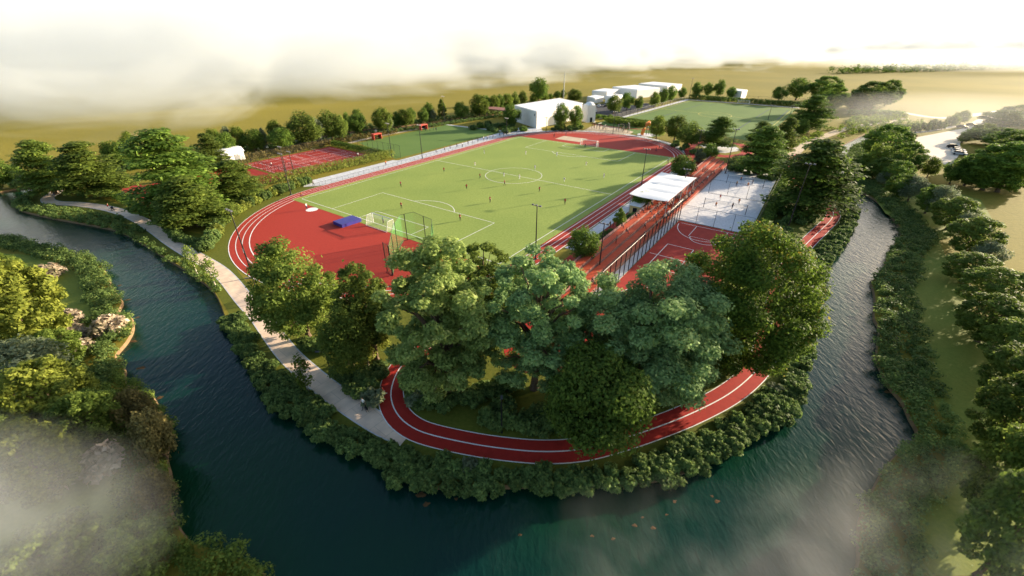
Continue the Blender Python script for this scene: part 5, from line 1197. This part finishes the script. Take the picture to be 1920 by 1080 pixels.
for k in range(170):
    u = RP.gauss(53, 10) if k < 140 else RP.uniform(2, 100); u = min(105, max(-4, u)); tier = RP.randrange(4) if k > 20 else 3
    v = 81.6 + 1.55 * tier + 0.85; z = 2.27 - 0.5 * tier + 0.005
    sit = RP.random() < 0.7
    lab = ('spectator seated on the red grandstand tiers', 'spectators seated on the grandstand') if sit else ('spectator standing on the red grandstand tiers', 'spectators standing on the grandstand')
    o_ = person(P(u, v - (0.45 if sit else 0)), 'sit' if sit else ('stand', 'walk')[k % 2], ('dark', 'grey', 'tan', 'dark', 'whitetop', 'blue')[RP.randrange(6)], UANG - 3.14 + RP.uniform(-.3, .3), lab[0], lab[1], z - (0.0 if sit else 0))
    o_.rotation_euler = (0, 0, UANG + math.pi + RP.uniform(-.4, .4))
    if sit: o_.location.z = z - 0.02
for i, (b) in enumerate(((1143, 428), (1150, 424), (1186, 398))): person(gp(*b), 'stand', 'dark', RP.random() * 6, 'person in dark clothes on the trackside paving', 'people on the trackside paving')
# dog and pram
dp = gp(688, 771); dg_ = MB()
def dog(p, rz, label):
    """one skinned body: trunk, neck, head, four jointed legs, tail"""
    J = {'rump': (-.30, 0, .50, .11), 'waist': (-.08, 0, .50, .10), 'chest': (.20, 0, .48, .14), 'neck': (.36, 0, .62, .08), 'head': (.46, 0, .74, .075), 'muzzle': (.62, 0, .70, .035), 'earl': (.43, -.07, .84, .018), 'earr': (.43, .07, .84, .018), 'tail1': (-.46, 0, .58, .03), 'tail2': (-.62, 0, .70, .016)}
    E = [('waist', 'rump'), ('waist', 'chest'), ('chest', 'neck'), ('neck', 'head'), ('head', 'muzzle'), ('head', 'earl'), ('head', 'earr'), ('rump', 'tail1'), ('tail1', 'tail2')]
    for s, y in (('l', -.10), ('r', .10)):
        J['sh' + s] = (.22, y, .42, .065); J['kn' + s] = (.20, y, .24, .036); J['pw' + s] = (.22, y, .03, .03); E += [('chest', 'sh' + s), ('sh' + s, 'kn' + s), ('kn' + s, 'pw' + s)]
        J['th' + s] = (-.24, y, .36, .075); J['hk' + s] = (-.40, y, .20, .03); J['pb' + s] = (-.36, y, .03, .03); E += [('rump', 'th' + s), ('th' + s, 'hk' + s), ('hk' + s, 'pb' + s)]
    od = list(J); me = bpy.data.meshes.new('dog'); me.from_pydata([J[k][:3] for k in od], [(od.index(a), od.index(b)) for a, b in E], [])
    o = bpy.data.objects.new('dog', me); COL.objects.link(o); o.modifiers.new('skin', 'SKIN').use_smooth_shade = True
    for k, v in zip(od, me.skin_vertices[0].data): v.radius = (J[k][3], J[k][3]); v.use_root = (k == 'waist')
    o.modifiers.new('sub', 'SUBSURF').levels = 1
    m2 = bpy.data.meshes.new_from_object(o.evaluated_get(bpy.context.evaluated_depsgraph_get())); bpy.data.objects.remove(o)
    m2.materials.clear(); m2.materials.append(CL['black']); o = link('dog', m2); o.location = (p[0], p[1], 0.03); o.rotation_euler = (0, 0, rz); return tag(o, label, 'dog')
dog(dp, -1.0, 'small black dog walking beside the fair haired walker')
pp = gp(212, 394.5); pr_o = thing('pram', 'dark pram pushed along the pale path by a walker in red', 'pram', (pp[0], pp[1], 0.02), -0.6)
MB().box((0, 0, 0.62), (0.85, 0.45, 0.32), 0, 0, 1.15).build('basket', M['dark'], pr_o)
MB().ball((0.22, 0, 0.85), (0.26, 0.25, 0.26), 10, 6).build('hood', CL['navy'], pr_o, True)
for x in (-0.3, 0.3):
    for y in (-0.25, 0.25): MB().tube([(x, y - 0.03, 0.15), (x, y + 0.03, 0.15)], 0.15, 10).build('wheel', M['rubber'], pr_o)
MB().tube([(-0.42, -0.2, 0.7), (-0.75, -0.2, 1.02), (-0.75, 0.2, 1.02), (-0.42, 0.2, 0.7)], 0.02, 6).build('handle', M['steel'], pr_o)

# ================================================================== AIR: cloud bank beyond the fields, wisps of mist near the river
def cloud(name, poly, z0, z1, label, dens, front=None, scale=0.006, stretch=(1, 1, 1.6), lo=0.35, soft=180.0, amp=1.0, col=(1, 1, 1), aniso=0.3, step=1.0, ztop=0.5, seed=0.0, edge=None):
    mb = MB(); mb.prism(poly, z0, z1)
    m = bpy.data.materials.new(name); m.use_nodes = True; n = m.node_tree.nodes; l = m.node_tree.links; n.clear()
    out = n.new('ShaderNodeOutputMaterial'); pv = n.new('ShaderNodeVolumePrincipled'); l.new(pv.outputs[0], out.inputs['Volume'])
    pv.inputs['Color'].default_value = (*col, 1); pv.inputs['Anisotropy'].default_value = aniso
    g = n.new('ShaderNodeNewGeometry'); sx = n.new('ShaderNodeSeparateXYZ'); l.new(g.outputs['Position'], sx.inputs[0])
    mp = n.new('ShaderNodeMapping'); mp.inputs['Scale'].default_value = stretch; mp.inputs['Location'].default_value = (seed, seed * 2, 0); l.new(g.outputs['Position'], mp.inputs['Vector'])
    nz = n.new('ShaderNodeTexNoise'); nz.inputs['Scale'].default_value = scale; nz.inputs['Detail'].default_value = 5; nz.inputs['Roughness'].default_value = 0.6; nz.inputs['Distortion'].default_value = 0.6
    l.new(mp.outputs[0], nz.inputs['Vector'])
    def math_(op, a, b=None, c=None, clamp=False):
        k = n.new('ShaderNodeMath'); k.operation = op; k.use_clamp = clamp
        for i, x in enumerate((a, b, c)):
            if x is None: continue
            if isinstance(x, (int, float)): k.inputs[i].default_value = x
            else: l.new(x, k.inputs[i])
        return k.outputs[0]
    f = math_('MULTIPLY', math_('SUBTRACT', nz.outputs['Fac'], lo), amp * 4)
    if front:                               # where the bank begins: y of its near edge as a function of x
        x0, x1 = front[0][0], front[-1][0]; ymax = 4000.0
        r = n.new('ShaderNodeValToRGB'); e = r.color_ramp.elements
        while len(e) < len(front): e.new(0.5)
        for el, (x, y) in zip(e, front): el.position = (x - x0) / (x1 - x0); v = y / ymax; el.color = (v, v, v, 1)
        l.new(math_('DIVIDE', math_('SUBTRACT', sx.outputs[0], x0), x1 - x0, clamp=True), r.inputs[0])
        s = math_('DIVIDE', math_('SUBTRACT', sx.outputs[1], math_('MULTIPLY', r.outputs[0], ymax)), soft)
        f = math_('ADD', f, math_('MINIMUM', math_('SUBTRACT', s, 1.0), 1.6))
    if edge:                                # an ellipsoid-shaped wisp fading out towards its rim
        cx, cy, cz, ex, ey, ez = edge
        q_ = math_('ADD', math_('ADD', math_('POWER', math_('ABSOLUTE', math_('DIVIDE', math_('SUBTRACT', sx.outputs[0], cx), ex)), 2.0), math_('POWER', math_('ABSOLUTE', math_('DIVIDE', math_('SUBTRACT', sx.outputs[1], cy), ey)), 2.0)), math_('POWER', math_('ABSOLUTE', math_('DIVIDE', math_('SUBTRACT', sx.outputs[2], cz), ez)), 2.0))
        f = math_('MULTIPLY', math_('MAXIMUM', f, 0.0), math_('MAXIMUM', math_('SUBTRACT', 1.0, q_), 0.0))
    else:
        zt = math_('DIVIDE', math_('SUBTRACT', z1, sx.outputs[2]), (z1 - z0) * ztop, clamp=True)
        f = math_('MULTIPLY', f, zt)
    f = math_('MULTIPLY', math_('MAXIMUM', math_('MINIMUM', f, 1.0), 0.0), dens)
    l.new(f, pv.inputs['Density'])
    m.cycles.volume_step_rate = step
    o = mb.build(name, m); tag(o, label, 'cloud', kind='stuff'); return o
FRONT = [(-900, -60), (-420, -60), (-250, -25), (-195, 45), (-140, 160), (-25, 330), (130, 480), (420, 720), (900, 1100), (2200, 1500)]
cloud('cloud_bank', [(-900, 60), (-300, 70), (-205, 120), (-165, 185), (-108, 268), (10, 372), (150, 470), (450, 700), (950, 1080), (2200, 1450), (2200, 3000), (-900, 3000)], 1.0, 105.0, 'white cloud bank lying over the far fields along the horizon', 0.008, FRONT, lo=0.50, step=0.05, soft=120.0, amp=2.6, scale=0.017, stretch=(0.7, 1, 1.6), aniso=0.2, col=(0.88, 0.92, 0.96))
def wisp(c, e, label, dens, seed, lo=0.4, scale=0.16):
    pts = [(c[0] + e[0] * math.cos(t), c[1] + e[1] * math.sin(t)) for t in np.linspace(0, 6.283, 17)[:-1]]
    cloud('mist', pts, c[2] - e[2], c[2] + e[2], label, dens, None, scale, (1, 1, 1), lo, 1, 1.0, (0.95, 0.97, 1.0), 0.2, 0.5, 0.5, seed, (*c, *e))
a_ = gp(130, 1010, 13); wisp((a_[0] - 7, a_[1] - 2, 14.0), (14, 9, 7.0), 'grey mist drifting over the lower left bank', 0.075, 3.0, 0.45)
a_ = gp(1360, 1050, 7); wisp((a_[0], a_[1], 7.0), (17, 6, 5.0), 'thin grey mist drifting over the lower right water', 0.026, 8.0, 0.45)
a_ = gp(1750, 1040, 9); wisp((a_[0], a_[1], 9.0), (13, 8, 6.0), 'thin grey mist over the lower right bank', 0.028, 15.0, 0.45)

a_ = gp(1800, 222, 6); wisp((a_[0], a_[1], 8.0), (75, 60, 8.9), 'pale sunlit haze over the gravel car park', 0.004, 21.0, 0.30, 0.02)
wisp((690, 690, 14.0), (340, 130, 16.0), 'pale haze in front of the distant wood', 0.006, 31.0, 0.25, 0.012)
